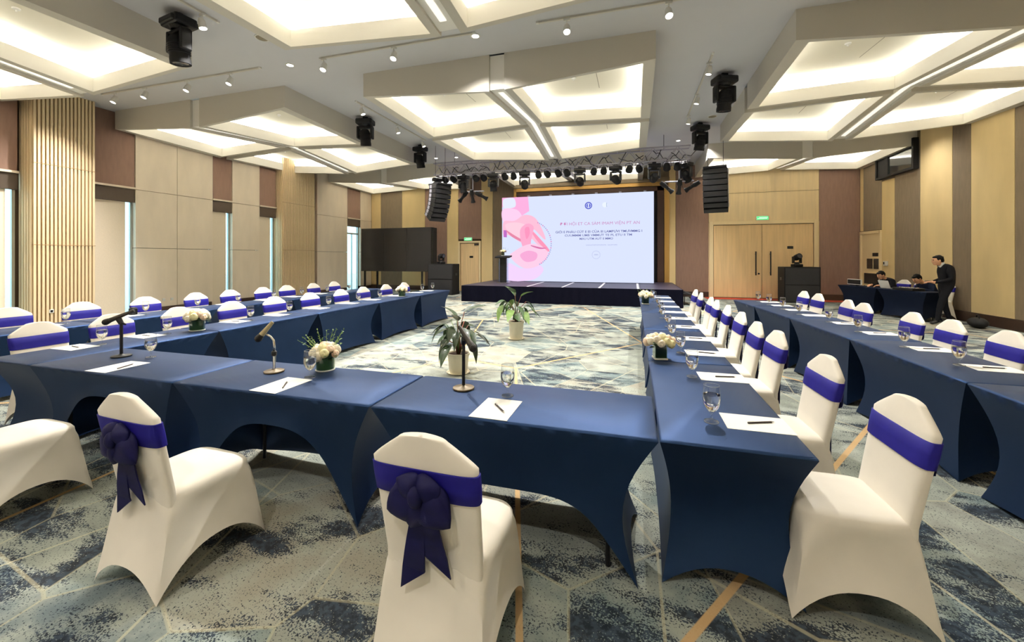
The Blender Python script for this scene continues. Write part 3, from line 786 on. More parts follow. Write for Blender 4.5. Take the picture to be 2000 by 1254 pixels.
for i, y in enumerate(RINC): chair(0.955 + rj.uniform(-.02, .02), y, PI / 2 + rj.uniform(-.05, .05), '%s, %s from cross row, %s' % (CH, ORD[i], RN['Rin']), 'chairs at the ' + RN['Rin'])
for i, y in enumerate(ROUTC): chair(2.935 + rj.uniform(-.02, .02), y, PI / 2 + rj.uniform(-.05, .05), '%s, %s from cross row end, %s' % (CH, ORD[i], RN['Rout']), 'chairs at the ' + RN['Rout'])
for i, y in enumerate(LINC): chair(-5.52 + rj.uniform(-.02, .02), y, -PI / 2 + rj.uniform(-.05, .05), '%s, %s from cross row, %s' % (CH, ORD[i], RN['Lin']), 'chairs at the ' + RN['Lin'])
for i, y in enumerate(LOUTC): chair(-7.57 + rj.uniform(-.02, .02), y, -PI / 2 + rj.uniform(-.05, .05), '%s, %s from cross row end, %s' % (CH, ORD[i], RN['Lout']), 'chairs at the ' + RN['Lout'])

# ------------------------------------------------------------------ goblets, paper, pens
def goblet():
    t = thing('water_goblet', 'x', 'glass')
    outer = [(0.036, 0.0), (0.037, 0.003), (0.030, 0.006), (0.012, 0.010), (0.0065, 0.018), (0.0055, 0.030), (0.007, 0.044), (0.018, 0.056), (0.033, 0.076), (0.042, 0.100), (0.0445, 0.124), (0.0425, 0.155), (0.0385, 0.194)]
    b = B(); b.lathe(outer, 28, capbot=True); b.keep = False
    obj('glass_bowl', b, M['glass'], t, smooth=60)
    b = B(); k = 0.93
    b.lathe([(0.001, 0.052), (0.016, 0.058), (0.0315, 0.079), (0.0402, 0.101), (0.0428, 0.124), (0.0418, 0.146), (0.0418, 0.1461)], 28, captop=True, capbot=True)
    obj('water', b, M['water'], t, smooth=50)
    b = B(); b.lathe([(0.0385, 0.1935), (0.0393, 0.195), (0.0385, 0.1965)], 28)
    obj('rim', b, M['white_glassrim'], t, smooth=True)
    b = B(); b.lathe([(0.0365, 0.0), (0.0375, 0.003), (0.0365, 0.005)], 28)
    obj('foot_rim', b, M['white_glassrim'], t, smooth=True)
    return t
M['white_glassrim'] = mat('glass_rim', (225, 230, 235), 0.1, spec=0.8, trans=0.5)
g0 = goblet(); g_used = []
def put_goblet(x, y, label, group):
    if not g_used: g0.location = (x, y, TH_); tag(g0, label, 'glass', group); g_used.append(1)
    else: dup(g0, (x, y, TH_), rj.uniform(0, 3), label, group)
paper_me = []; pen_me = []
def put_paper(x, y, rz, label, group):
    if not paper_me: o = obj('paper_sheet', B().span(-0.11, 0.11, -0.155, 0.155, 0, 0.002), M['paper'], None, loc=(x, y, TH_), rot=(0, 0, rz)); paper_me.append(o.data)
    else: o = obj('paper_sheet', paper_me[0], None, None, loc=(x, y, TH_), rot=(0, 0, rz))
    return tag(o, label, 'paper', group)
pen0 = None
def put_pen(x, y, rz, label, group):
    global pen0
    if pen0 is None:
        pen0 = thing('pen', label, 'pen', (x, y, TH_ + 0.0065), rz, group)
        obj('barrel', B().cone((-0.062, 0, 0), (0.068, 0, 0), 0.0045, 0.0045, 10), M['pen'], pen0, smooth=40)
        obj('tip', B().cone((0.068, 0, 0), (0.085, 0, 0), 0.0042, 0.0008, 10), M['chrome'], pen0, smooth=40)
        obj('clip', B().box((-0.045, 0, 0.0052), (0.035, 0.003, 0.002)), M['chrome'], pen0)
    else: dup(pen0, (x, y, TH_ + 0.0065), rz, label, group)
for i, (gx_, gy_, px, py, prz, nx, ny, nrz) in enumerate(((-4.04, 2.53, -3.93, 2.235, 0.03, -3.87, 2.24, 1.9), (-2.25, 2.43, -2.30, 2.232, -0.02, -2.265, 2.22, 2.18), (-0.76, 2.46, -0.755, 2.235, -0.01, -0.742, 2.24, -0.88))):
    q = '%s place from the windows, cross row' % ORD[i]
    put_goblet(gx_, gy_, 'water goblet at the ' + q, 'goblets on the cross row')
    put_paper(px, py, prz, 'white paper sheet at the ' + q, 'papers on the cross row')
    put_pen(nx, ny, nrz, 'dark pen on the paper at the ' + q, 'pens on the cross row')
RING = [2.38, 3.24, 4.02, 4.72, 5.5, 6.25, 6.95, 7.7, 8.6, 9.4]
for i, y in enumerate(RING):
    q = '%s place from cross row, %s' % (ORD[i], RN['Rin'])
    put_goblet(0.395 + rj.uniform(-.01, .02), y, 'water goblet at the ' + q, 'goblets on the ' + RN['Rin'])
    put_paper(0.613, y + 0.04, PI / 2 + rj.uniform(-.03, .03), 'white paper sheet at the ' + q, 'papers on the ' + RN['Rin'])
    if i < 6: put_pen(0.63, y + 0.045, 0.37 if i == 0 else rj.uniform(-.2, .3), 'dark pen on the paper at the ' + q, 'pens on the ' + RN['Rin'])
for i, y in enumerate((4.2, 4.9, 5.75, 6.5, 7.25, 7.9, 8.55, 9.15)):
    q = '%s place from cross row end, %s' % (ORD[i], RN['Rout'])
    off = -0.0 if y < 6.8 else -0.08 - 0.08 * (y - 6.8) / 2.4
    put_goblet(2.52 + off, y, 'water goblet at the ' + q, 'goblets on the ' + RN['Rout'])
    put_paper(2.70 + off, y - 0.06, PI / 2 + rj.uniform(-.05, .05), 'white paper sheet at the ' + q, 'papers on the ' + RN['Rout'])
    if i < 4: put_pen(2.70 + off, y - 0.05, rj.uniform(-.3, .3), 'dark pen on the paper at the ' + q, 'pens on the ' + RN['Rout'])
for i, y in enumerate((2.72, 3.32, 4.38, 5.05, 5.9, 6.7, 7.4, 8.3, 9.2, 9.75)):
    q = '%s place from cross row, %s' % (ORD[i], RN['Lin'])
    put_goblet(-5.10, y + 0.04, 'water goblet at the ' + q, 'goblets on the ' + RN['Lin'])
    put_paper(-5.185, y - 0.12, PI / 2 + rj.uniform(-.04, .04), 'white paper sheet at the ' + q, 'papers on the ' + RN['Lin'])
    if i < 3: put_pen(-5.19, y - 0.12, rj.uniform(-.3, .3), 'dark pen on the paper at the ' + q, 'pens on the ' + RN['Lin'])
for i, y in enumerate((3.5, 4.42, 5.2, 5.95, 6.75, 7.5, 8.3, 9.1)):
    q = '%s place from cross row end, %s' % (ORD[i], RN['Lout'])
    put_goblet(-7.17, y, 'water goblet at the ' + q, 'goblets on the ' + RN['Lout'])
    put_paper(-7.255, y - 0.16, PI / 2 + rj.uniform(-.04, .04), 'white paper sheet at the ' + q, 'papers on the ' + RN['Lout'])

# ------------------------------------------------------------------ table microphones
def mic_body(t, tip, tail, bm_='mic_body'):
    tip, tail = Vector(tip), Vector(tail); d = (tail - tip).normalized(); n = tip + d * 0.055
    mb = obj('microphone_body', B().cone(n, tail, 0.021, 0.013, 14), M[bm_], t, smooth=40)
    b = B(); b.sphere(tip + d * 0.026, 0.027, 14, 10); b.cone(tip + d * 0.035, n + d * 0.004, 0.026, 0.0215, 14)
    obj('grille_head', b, M['mic_grille'], mb, smooth=60)
    return n
M['mic_body'] = mat('mic_body', (58, 54, 50), 0.4, 0.3); M['mic_grille'] = mat('mic_grille', (36, 33, 32), 0.5, 0.4, noise=(300, 0.6), bump=(300, 0.6))
M['champagne'] = mat('mic_champagne', (176, 164, 130), 0.35, 0.6); M['bronze'] = mat('mic_base', (112, 98, 76), 0.4, 0.35)
def base_disc(t, m): obj('base', B().lathe([(0.0, 0), (0.068, 0), (0.072, 0.006), (0.070, 0.012), (0.02, 0.020), (0.012, 0.026)], 28, captop=True), M[m], t, smooth=35)
t = thing('microphone_stand', 'black straight microphone stand with brown disc base in front of the potted plants', 'microphone', (-1.08, 2.51, TH_))
base_disc(t, 'bronze')
obj('pole', B().cone((0, 0, 0.02), (0, 0, 0.30), 0.011), M['black'], t, smooth=40)
obj('clip', B().sphere((0.0, 0, 0.30), 0.016).cone((0, 0, 0.30), (0.012, -0.02, 0.335), 0.018, 0.02), M['black'], t, smooth=40)
mic_body(t, (0.105, -0.06, 0.27), (-0.045, 0.03, 0.405))
t = thing('gooseneck_microphone', 'table microphone on curved chrome gooseneck with a bronze disc base', 'microphone', (-2.62, 2.47, TH_))
base_disc(t, 'bronze')
obj('pole', B().lathe([(0.013, 0.018), (0.010, 0.05), (0.012, 0.12), (0.012, 0.125)], 14, captop=True), M['chrome'], t, smooth=40)
obj('collar', B().lathe([(0.012, 0.122), (0.019, 0.128), (0.019, 0.155), (0.012, 0.162)], 14, captop=True), M['black'], t, smooth=30)
obj('gooseneck', B().tube([(0, 0, 0.16), (0.002, 0, 0.20), (-0.004, 0, 0.24), (-0.025, -0.01, 0.27), (-0.052, -0.02, 0.285)], 0.0085, 10), M['chrome'], t, smooth=True)
mic_body(t, (-0.12, -0.05, 0.235), (-0.035, 0.02, 0.375), 'champagne')
t = thing('boom_microphone', 'black table microphone tilted on a black stand with square edged base, beside window side corner', 'microphone', (-4.31, 2.47, TH_))
base_disc(t, 'black')
obj('pole', B().cone((0, 0, 0.02), (0, 0, 0.30), 0.012), M['black'], t, smooth=40)
obj('clip', B().cone((0.0, 0, 0.29), (-0.02, -0.01, 0.335), 0.019, 0.022).cone((0.0, 0, 0.30), (0.05, 0.0, 0.285), 0.008), M['black'], t, smooth=40)
mic_body(t, (-0.135, -0.06, 0.295), (0.06, 0.06, 0.40))
t = thing('table_box', 'small black box standing on the outer table row along the windows', 'box', (-7.28, 4.32, TH_))
obj('case', B().span(-0.04, 0.04, -0.04, 0.04, 0, 0.10, 0.01), M['black'], t); obj('lid', B().span(-0.03, 0.03, -0.03, 0.03, 0.10, 0.115, 0.006), M['black'], t)

# ------------------------------------------------------------------ flower arrangements
def rose_mesh():
    """blossom: ball of overlapping petal rims wound in a spiral, opening at the top"""
    b = B(); nu, nv = 26, 16; rows = []
    for j in range(nv + 1):
        th = PI * (0.02 + 0.93 * j / nv); row = []
        for i in range(nu):
            ph = 2 * PI * i / nu
            sp_ = (th * 5.2 + ph * 1.0) % (2 * PI) / (2 * PI)
            lobe = 0.5 + 0.5 * math.cos(5 * ph + 2.2 * math.floor((th * 5.2 + ph) / (2 * PI)))
            r_ = 0.031 * (1 + 0.13 * sp_ * (0.55 + 0.45 * lobe) - 0.22 * math.exp(-(th / 0.32) ** 2))
            row.append(b.bm.verts.new((r_ * math.sin(th) * math.cos(ph), r_ * math.sin(th) * math.sin(ph), r_ * 0.92 * math.cos(th))))
        rows.append(row)
    for j in range(nv): b.bridge(rows[j], rows[j + 1])
    b.cap(rows[0]); b.cap(rows[-1])
    return b
rose_src = {}
def add_rose(t, p, dirv, s_, m):
    q = Vector(dirv).to_track_quat('Z', 'Y').to_euler()
    if m not in rose_src:
        o = obj('rose', rose_mesh(), M[m], t, smooth=True); rose_src[m] = o.data
    else: o = obj('rose', rose_src[m], None, t)
    o.location = p; o.rotation_euler = q; o.scale = (s_, s_, s_); return o
def leaf_mesh(L, W, droop=0.3, fold=0.25, n=7):
    b = B(); rows = []
    for i in range(n + 1):
        q = i / n; wd = W * (math.sin(PI * min(1, q ** 0.7 * 0.98 + 0.02))) ** 0.9 if q < 1 else 0.0005
        if q < 0.08: wd = W * 0.25
        x = L * q; z = -droop * L * q * q
        rows.append(b.ring([(x, -wd, z + fold * wd), (x, 0, z), (x, wd, z + fold * wd)]))
    for i in range(n): b.bridge(rows[i], rows[i + 1], False)
    return b
def sprig(b, p, d, L, rnd):
    p = Vector(p); d = Vector(d).normalized(); e = p + d * L
    b.tube([p, p + d * L * 0.5 + Vector((0, 0, 0.004)), e], 0.0014, 4)
    for i in range(9):
        q = 0.3 + 0.7 * i / 8; c = p + d * L * q
        o = Vector((rnd.uniform(-1, 1), rnd.uniform(-1, 1), rnd.uniform(-.2, 1))).normalized()
        tip = c + o * 0.022; s_ = o.cross(d).normalized() * 0.005
        b.face([c, c + o * 0.011 + s_, tip, c + o * 0.011 - s_])
def flowers(x, y, z, label, square, scale=1.0, sprigs=0, seed=1, nrose=15, rad=0.085, lowdome=0.8, name='flower_arrangement'):
    t = thing(name, label, 'flowers', (x, y, z), 0.2); rnd = random.Random(seed); t.scale = (scale, scale, scale)
    if square:
        v = obj('vase', B().span(-0.05, 0.05, -0.05, 0.05, 0.012, 0.12, 0.004), M['vase'], t)
        obj('leaf_lining', B().span(-0.045, 0.045, -0.045, 0.045, 0.016, 0.115), M['leaf_dk'], v)
        obj('foot', B().span(-0.055, 0.055, -0.055, 0.055, 0, 0.014, 0.003), M['white_pl'], t); top = 0.12
    else:
        v = obj('vase', B().lathe([(0.0, 0.008), (0.066, 0.008), (0.068, 0.02), (0.070, 0.11)], 28), M['vase'], t, smooth=40)
        obj('leaf_lining', B().lathe([(0.0, 0.012), (0.062, 0.012), (0.065, 0.1), (0.0, 0.1)], 28), M['leaf'], v, smooth=40)
        obj('foot', B().lathe([(0.0, 0), (0.07, 0), (0.072, 0.006), (0.066, 0.009), (0, 0.009)], 28), M['white_pl'], t, smooth=40); top = 0.105
    cc = Vector((0, 0, top + 0.01))
    for i in range(nrose):      # dome
        k = (i + 0.5) / nrose; th = math.acos(1 - k * 0.98); ph = i * 2.39996
        d = Vector((math.sin(th) * math.cos(ph), math.sin(th) * math.sin(ph), math.cos(th) * lowdome + 0.05))
        add_rose(t, cc + Vector((d.x * rad, d.y * rad, d.z * rad)), d, rnd.uniform(0.9, 1.25), ['rose', 'rose_p', 'rose_y', 'rose'][i % 4])
    b = B()
    for i in range(22):
        a = rnd.uniform(0, 2 * PI); rr = rnd.uniform(0.05, 0.09)
        p = Vector((math.cos(a) * rr, math.sin(a) * rr, top + rnd.uniform(-0.01, 0.05))); o = Vector((math.cos(a), math.sin(a), rnd.uniform(-.5, .5))).normalized()
        s_ = o.cross(Vector((0, 0, 1))).normalized() * 0.014
        b.face([p, p + o * 0.025 + s_, p + o * 0.055, p + o * 0.025 - s_])
    b.sphere(cc + Vector((0, 0, 0.015)), 0.062, 10, 8)
    g = obj('greenery', b, M['leaf'], t); g['kind'] = 'stuff'
    if sprigs:
        b = B()
        for i in range(sprigs):
            a = PI * 0.05 + PI * 1.3 * i / sprigs; d = (math.cos(a) * 0.9, math.sin(a) * 0.7, rnd.uniform(0.5, 1.5))
            sprig(b, (math.cos(a) * 0.04, math.sin(a) * 0.04, top + 0.03), d, rnd.uniform(0.11, 0.19), rnd)
        g = obj('leafy_sprigs', b, M['leaf_lt'], t); g['kind'] = 'stuff'
    return t
flowers(-2.29, 2.63, TH_, 'peach and cream roses with wispy sprigs in a low round glass vase on cross row', False, 1.0, 16, 4, 16, 0.092)
flowers(-5.0, 3.62, TH_, 'dome of cream roses in a round glass vase on inner row, window side', False, 1.15, 0, 5, 18, 0.095)
flowers(-4.98, 8.1, TH_, 'small cream rose bowl at the far part of inner row, window side', False, 1.15, 0, 6, 14, 0.09)
flowers(0.215, 3.74, TH_, 'cream and peach roses in a dark square vase close to the cross row', True, 1.0, 0, 7, 20, 0.105, 0.6)
flowers(0.21, 8.05, TH_, 'cream and peach roses in a square vase at the stage end of inner row', True, 1.1, 4, 8, 16, 0.10, 0.7)

# ------------------------------------------------------------------ potted plants
def potted_plant(x, y, label, seed, up, dark, hscale):
    t = thing('potted_plant', label, 'plant', (x, y, 0)); rnd = random.Random(seed)
    ph = 0.34 * hscale
    obj('pot', B().lathe([(0.0, 0.0), (0.118, 0.0), (0.122, 0.02), (0.122, 0.035), (0.128, 0.045), (0.148, ph - 0.03), (0.158, ph - 0.03), (0.160, ph), (0.148, ph), (0.142, ph - 0.03), (0.0, ph - 0.03)], 28), M['pot'], t, smooth=35)
    obj('saucer', B().lathe([(0.0, 0), (0.15, 0), (0.165, 0.022), (0.155, 0.022), (0.14, 0.008), (0, 0.008)], 28), M['pot'], t, smooth=35)
    obj('soil', B().lathe([(0.0, ph - 0.02), (0.145, ph - 0.02)], 20), M['soil'], t)
    meshes = []
    for (L, W, dr, fo) in ((0.27, 0.062, 0.35, 0.3), (0.31, 0.055, 0.5, 0.45), (0.24, 0.062, 0.2, 0.2)):
        meshes.append((L, W, dr, fo))
    src = {}
    n = 24
    for i in range(n):
        a = i * 2.39996 + rnd.uniform(-.3, .3); inner = i / n
        if i >= n - 3: sl, sr = rnd.uniform(0.42, 0.56) * up, rnd.uniform(0.03, 0.10)
        else: sl, sr = rnd.uniform(0.08, 0.40) * up, rnd.uniform(0.15, 0.29)
        tip = Vector((math.cos(a) * sr, math.sin(a) * sr, ph + sl))
        st = obj('leaf_stem', B().tube([(math.cos(a) * 0.02, math.sin(a) * 0.02, ph - 0.02), (math.cos(a) * sr * 0.35, math.sin(a) * sr * 0.35, ph + sl * 0.65), tip], 0.006, 6), M['stem' if i % 2 else 'stem_g'], t, smooth=True)
        k = i % 3
        if k not in src:
            lf = obj('leaf', leaf_mesh(*meshes[k]), M['leaf_dk' if dark else ('leaf' if k else 'leaf_lt')], st, smooth=True); src[k] = lf.data
        else: lf = obj('leaf', src[k], None, st)
        pitch = rnd.uniform(0.2, 0.9) if i < n - 3 else rnd.uniform(-1.1, -0.5)
        lf.location = tip; lf.rotation_euler = Euler((rnd.uniform(-.4, .4), pitch, a + rnd.uniform(-.4, .4)), 'XYZ'); s_ = rnd.uniform(0.85, 1.25); lf.scale = (s_, s_, s_)
potted_plant(-2.36, 5.3, 'dark leaved potted plant in a white pot, nearer the cross row', 12, 1.05, True, 0.84)
potted_plant(-2.24, 7.84, 'light green leafy potted plant in a white pot, nearer the stage', 21, 1.1, False, 1.05)

# ------------------------------------------------------------------ stage
SX0, SX1, SY0, SY1, SZ = -6.12, 1.5, 14.05, YB - 0.25, 0.59
st = thing('stage', 'low stage with a dark navy skirt and purple grey deck below the large screen', 'stage', ((SX0 + SX1) / 2, SY0, 0))
def sl(x0, x1, y0, y1, z0, z1, bev=0): 
    cxs = (SX0 + SX1) / 2
    return B().span(x0 - cxs, x1 - cxs, y0 - SY0, y1 - SY0, z0, z1, bev)
nd = 6; dw = (SX1 - SX0) / nd
for j in range(3):
    for i in range(nd):
        y0 = SY0 + (SY1 - SY0) * j / 3; y1 = SY0 + (SY1 - SY0) * (j + 1) / 3
        obj('deck_panel', sl(SX0 + dw * i + 0.003, SX0 + dw * (i + 1) - 0.003, y0 + 0.003, y1 - 0.003, SZ - 0.06, SZ), M['deck'], st)
for x in (-3.62, -2.37, -1.12, 0.14):
    obj('tape_strip', sl(x - 0.035, x + 0.035, SY0 + 0.01, 16.9, SZ, SZ + 0.004), M['tape'], st)
def skirt(p0, p1, n):
    b = B(); lo, hi = [], []; p0 = Vector(p0); p1 = Vector(p1); d = p1 - p0; nn = Vector((d.y, -d.x)).normalized()
    for i in range(n + 1):
        q = p0 + d * i / n; o = 0.008 * math.sin(i * 1.1)
        lo.append((q.x + nn.x * o * 2 - (SX0 + SX1) / 2, q.y + nn.y * o * 2 - SY0, 0.004)); hi.append((q.x + nn.x * o - (SX0 + SX1) / 2, q.y + nn.y * o - SY0, SZ - 0.005))
    b.bridge(b.ring(lo), b.ring(hi), False); return b
obj('stage_skirt', skirt((SX0, SY0 - 0.015), (SX1, SY0 - 0.015), 150), M['stagecloth'], st, smooth=True)
obj('stage_skirt', skirt((SX1 + 0.015, SY0), (SX1 + 0.015, SY1), 80), M['stagecloth'], st, smooth=True)
obj('stage_skirt', skirt((SX0 - 0.015, SY0), (SX0 - 0.015, SY1), 80), M['stagecloth'], st, smooth=True)
ss = thing('stage_steps', 'low metal steps with tubular legs and loose cables beside the stage', 'steps', (1.95, 15.4, 0))
for k in range(2): obj('tread', B().span(-0.35 + 0.3 * k, -0.08 + 0.3 * k, -0.5, 0.5, 0.36 - 0.18 * k, 0.39 - 0.18 * k, 0.005), M['blackmat'], ss)
for s_ in (-0.48, 0.48):
    obj('side_rail', B().tube([(0.32, s_, 0.01), (0.22, s_, 0.2), (-0.08, s_, 0.36), (-0.35, s_, 0.45)], 0.016, 8), M['dkmetal'], ss, smooth=True)
    obj('leg', B().cone((-0.3, s_, 0.004), (-0.3, s_, 0.37), 0.014), M['dkmetal'], ss); obj('leg', B().cone((0.1, s_, 0.004), (0.1, s_, 0.19), 0.014), M['dkmetal'], ss)

# ------------------------------------------------------------------ led screen and what it shows
QX0, QX1, QY, QZ0, QZ1 = -5.50, 0.76, 17.0, SZ + 0.02, 4.22
sw, sh = QX1 - QX0, QZ1 - QZ0
scn = thing('led_screen', 'large bright led wall on the stage showing pink cupped hands and text', 'screen', ((QX0 + QX1) / 2, QY, SZ))
zb = QZ0 - SZ
obj('cabinet_body', B().span(-sw / 2, sw / 2, 0.02, 0.14, zb, zb + sh), M['blackmat'], scn)
nx_, nz_ = 10, 6
pm = emat('screen_white', (219, 228, 255), 0.70); me = None
for i in range(nx_):
    for j in range(nz_):
        a, c = sw / nx_, sh / nz_
        if me is None:
            o = obj('led_tile', B().span(0.0001, a - 0.0001, 0, 0.02, 0.0001, c - 0.0001), pm, scn, loc=(-sw / 2 + a * i, 0, zb + c * j)); me = o.data
        else: obj('led_tile', me, None, scn, loc=(-sw / 2 + a * i, 0, zb + c * j))
for i in range(5): obj('rear_strut', B().span(-sw / 2 + 0.5 + i * 1.3, -sw / 2 + 0.56 + i * 1.3, 0.14, 0.5, 0.0, zb + sh * 0.8), M['dkmetal'], scn)
for i in range(6): obj('top_bracket', B().span(-2.0 + i * 0.95, -1.9 + i * 0.95, 0.02, 0.12, zb + sh, zb + sh + 0.06), M['steel'], scn)
_lay = [0]
def S(px, py):       # screen content is drawn on the screen's own surface, in its own 1770 x 1000 grid
    return (-sw / 2 + sw * px / 1770, zb + sh * (1 - py / 1000))
def flat(name, pts, col, k=0.95):
    _lay[0] += 1; y = -0.0015 - 0.0002 * _lay[0]
    b = B(); b.face([(S(*p)[0], y, S(*p)[1]) for p in pts]); b.keep = True
    return obj(name, b, scr(col, k), scn)
def smoothpoly(pts, n=6):
    out = []; m_ = len(pts)
    for i in range(m_):
        p0, p1, p2, p3 = [Vector(pts[(i + k) % m_]) for k in (-1, 0, 1, 2)]
        for j in range(n):
            t_ = j / n
            out.append(tuple(0.5 * ((2 * p1) + (-p0 + p2) * t_ + (2 * p0 - 5 * p1 + 4 * p2 - p3) * t_ ** 2 + (-p0 + 3 * p1 - 3 * p2 + p3) * t_ ** 3)))
    return out
flat('screen_image', [(0, 0), (330, 0), (345, 170), (240, 230), (170, 160), (0, 110)], (252, 176, 222))
flat('screen_image', smoothpoly([(20, 20), (150, 10), (170, 110), (60, 130), (15, 110)]), (226, 232, 250))
flat('screen_image', smoothpoly([(10, 140), (190, 150), (260, 260), (150, 300), (15, 285)]), (250, 206, 238))
flat('screen_image', smoothpoly([(80, 790), (250, 850), (430, 790), (520, 870), (380, 985), (60, 985)]), (240, 210, 250))
flat('screen_image', smoothpoly([(20, 290), (160, 280), (280, 215), (400, 240), (480, 340), (545, 490), (520, 500), (420, 400), (390, 400), (470, 490), (580, 630), (560, 655), (440, 560), (370, 500), (300, 540), (240, 540), (80, 450), (20, 470)]), (250, 190, 214))
flat('screen_image', smoothpoly([(40, 330), (160, 300), (290, 330), (330, 420), (270, 500), (120, 450)]), (252, 206, 222))
flat('screen_image', [(20, 390), (62, 392), (62, 478), (20, 474)], (190, 110, 196))
flat('screen_image', smoothpoly([(62, 395), (160, 455), (290, 530), (275, 542), (140, 480), (60, 410)]), (228, 136, 166))
flat('screen_image', smoothpoly([(395, 420), (480, 500), (585, 620), (575, 645), (470, 555), (385, 440)]), (250, 152, 184))
flat('screen_image', smoothpoly([(230, 400), (290, 330), (350, 320), (400, 360), (385, 450), (365, 560), (400, 700), (330, 720), (250, 560)]), (252, 170, 204))
flat('screen_image', smoothpoly([(290, 380), (340, 360), (350, 440), (310, 500)]), (248, 150, 190))
flat('screen_image', smoothpoly([(150, 650), (280, 580), (420, 560), (560, 640), (560, 730), (450, 820), (300, 850), (180, 790), (100, 700)]), (248, 204, 230))
flat('screen_image', smoothpoly([(230, 690), (330, 640), (440, 670), (420, 750), (300, 770)]), (244, 170, 214))
flat('screen_image', smoothpoly([(370, 575), (480, 600), (560, 610), (480, 620), (380, 590)]), (214, 120, 170))
for i in range(26):       # dotted ring round the hands
    a = -1.2 + 2.3 * i / 25; r_ = 255; c = (360 + r_ * math.cos(a), 560 + r_ * math.sin(a) * 1.05)
    flat('screen_image', [(c[0] + 9 * math.cos(k * PI / 3), c[1] + 9 * math.sin(k * PI / 3)) for k in range(6)], (172, 178, 222) if i % 3 else (214, 150, 200))
def text(body, px, py, hpx, col, width_px=None, k=0.9, bold=0.0):
    cu = bpy.data.curves.new('t', 'FONT'); cu.body = body; cu.align_x = 'CENTER'; cu.align_y = 'CENTER'; cu.size = 1; cu.offset = bold; cu.resolution_u = 2
    o = bpy.data.objects.new('tmp', cu); C.objects.link(o)
    dg = bpy.context.evaluated_depsgraph_get(); dg.update(); me_ = bpy.data.meshes.new_from_object(o.evaluated_get(dg))
    bpy.data.objects.remove(o)
    xs = [v.co.x for v in me_.vertices]; wd = max(xs) - min(xs)
    sy_ = hpx / 1000 * sh / 0.72; sx_ = (width_px / 1770 * sw / wd) if width_px else sy_
    me_.transform(Matrix.Rotation(PI / 2, 4, 'X') @ Matrix.Diagonal((sx_, sy_, 1, 1)))
    q = S(px, py); _lay[0] += 1
    o = obj('screen_text', me_, scr(col, k), scn, loc=(q[0], -0.0015 - 0.0002 * _lay[0], q[1]))
    o['kind'] = 'stuff'; return o
text('ĐỢI HỘI ET CA SÀM IMAM VIỆN PT AN', 1172, 336, 34, (205, 140, 190), 900)
text('GIỚI E PHÁU CÚT E EI CỦA III LAMPƯVI TMƯVMMG I', 1157, 428, 26, (104, 108, 172), 980, 0.8, 0.012)
text('CUUMMM UMB VMMƯT TE PL ETU II TM', 1157, 468, 24, (116, 120, 180), 760, 0.8, 0.012)
text('MAU UTM AUT II MMO', 1140, 508, 24, (116, 120, 180), 380, 0.8, 0.012)
text('uuummmmm uumm', 1200, 577, 16, (160, 166, 212), 350)
def disc(px, py, r_, col, n=28, r_in=None, nm='screen_emblem'):
    k = sw / 1770 / (sh / 1000)
    if r_in is None: return flat(nm, [(px + r_ * math.cos(2 * PI * i / n), py + r_ * k * math.sin(2 * PI * i / n)) for i in range(n)], col)
    _lay[0] += 1; b = B(); y = -0.0015 - 0.0002 * _lay[0]
    A_ = b.ring([(S(px + r_ * math.cos(2 * PI * i / n), py)[0], y, S(0, py + r_ * k * math.sin(2 * PI * i / n))[1]) for i in range(n)])
    B_ = b.ring([(S(px + r_in * math.cos(2 * PI * i / n), py)[0], y, S(0, py + r_in * k * math.sin(2 * PI * i / n))[1]) for i in range(n)])
    b.bridge(A_, B_); return obj(nm, b, scr(col, 0.95), scn)
disc(1053, 130, 42, (88, 96, 200)); disc(1053, 130, 30, (205, 214, 250)); disc(1053, 130, 24, (100, 110, 210))
flat('screen_emblem', [(1046, 108), (1060, 108), (1058, 158), (1048, 158)], (226, 232, 255))
disc(1240, 128, 30, (232, 240, 255)); flat('screen_emblem', [(1256, 105), (1262, 105), (1262, 152), (1256, 152)], (150, 170, 210))
disc(1140, 690, 48, (190, 198, 230), r_in=43); text('MM', 1140, 690, 16, (160, 166, 206), 40)

# ------------------------------------------------------------------ lectern with flowers
lec = thing('lectern', 'slim black lectern with clear sides standing at the edge of screen', 'lectern', (-5.12, 16.0, SZ))
obj('base', B().lathe([(0.0, 0), (0.30, 0), (0.30, 0.025), (0.26, 0.035), (0, 0.035)], 28), M['chrome'], lec, smooth=35)
obj('column', B().span(-0.13, 0.13, -0.1, 0.1, 0.03, 1.02, 0.01), M['blackmat'], lec)
for i in range(6): obj('column_band', B().span(-0.125, 0.125, -0.108, -0.1, 0.18 + i * 0.14, 0.19 + i * 0.14), M['dkmetal'], lec)
for s_ in (-1, 1): obj('clear_side', B().span(s_ * 0.17 - 0.005, s_ * 0.17 + 0.005, -0.12, 0.12, 0.035, 0.98), M['winglass'], lec)
obj('reading_top', B().box((0, 0, 1.06), (0.62, 0.42, 0.05), Matrix.Rotation(0.15, 3, 'X'), 0.008), M['blackmat'], lec)
flowers(-5.12, 15.95, SZ + 1.10, 'small cream flower bunch lying on top of the lectern', True, 1.25, 6, 9, 12, 0.09, 0.5)

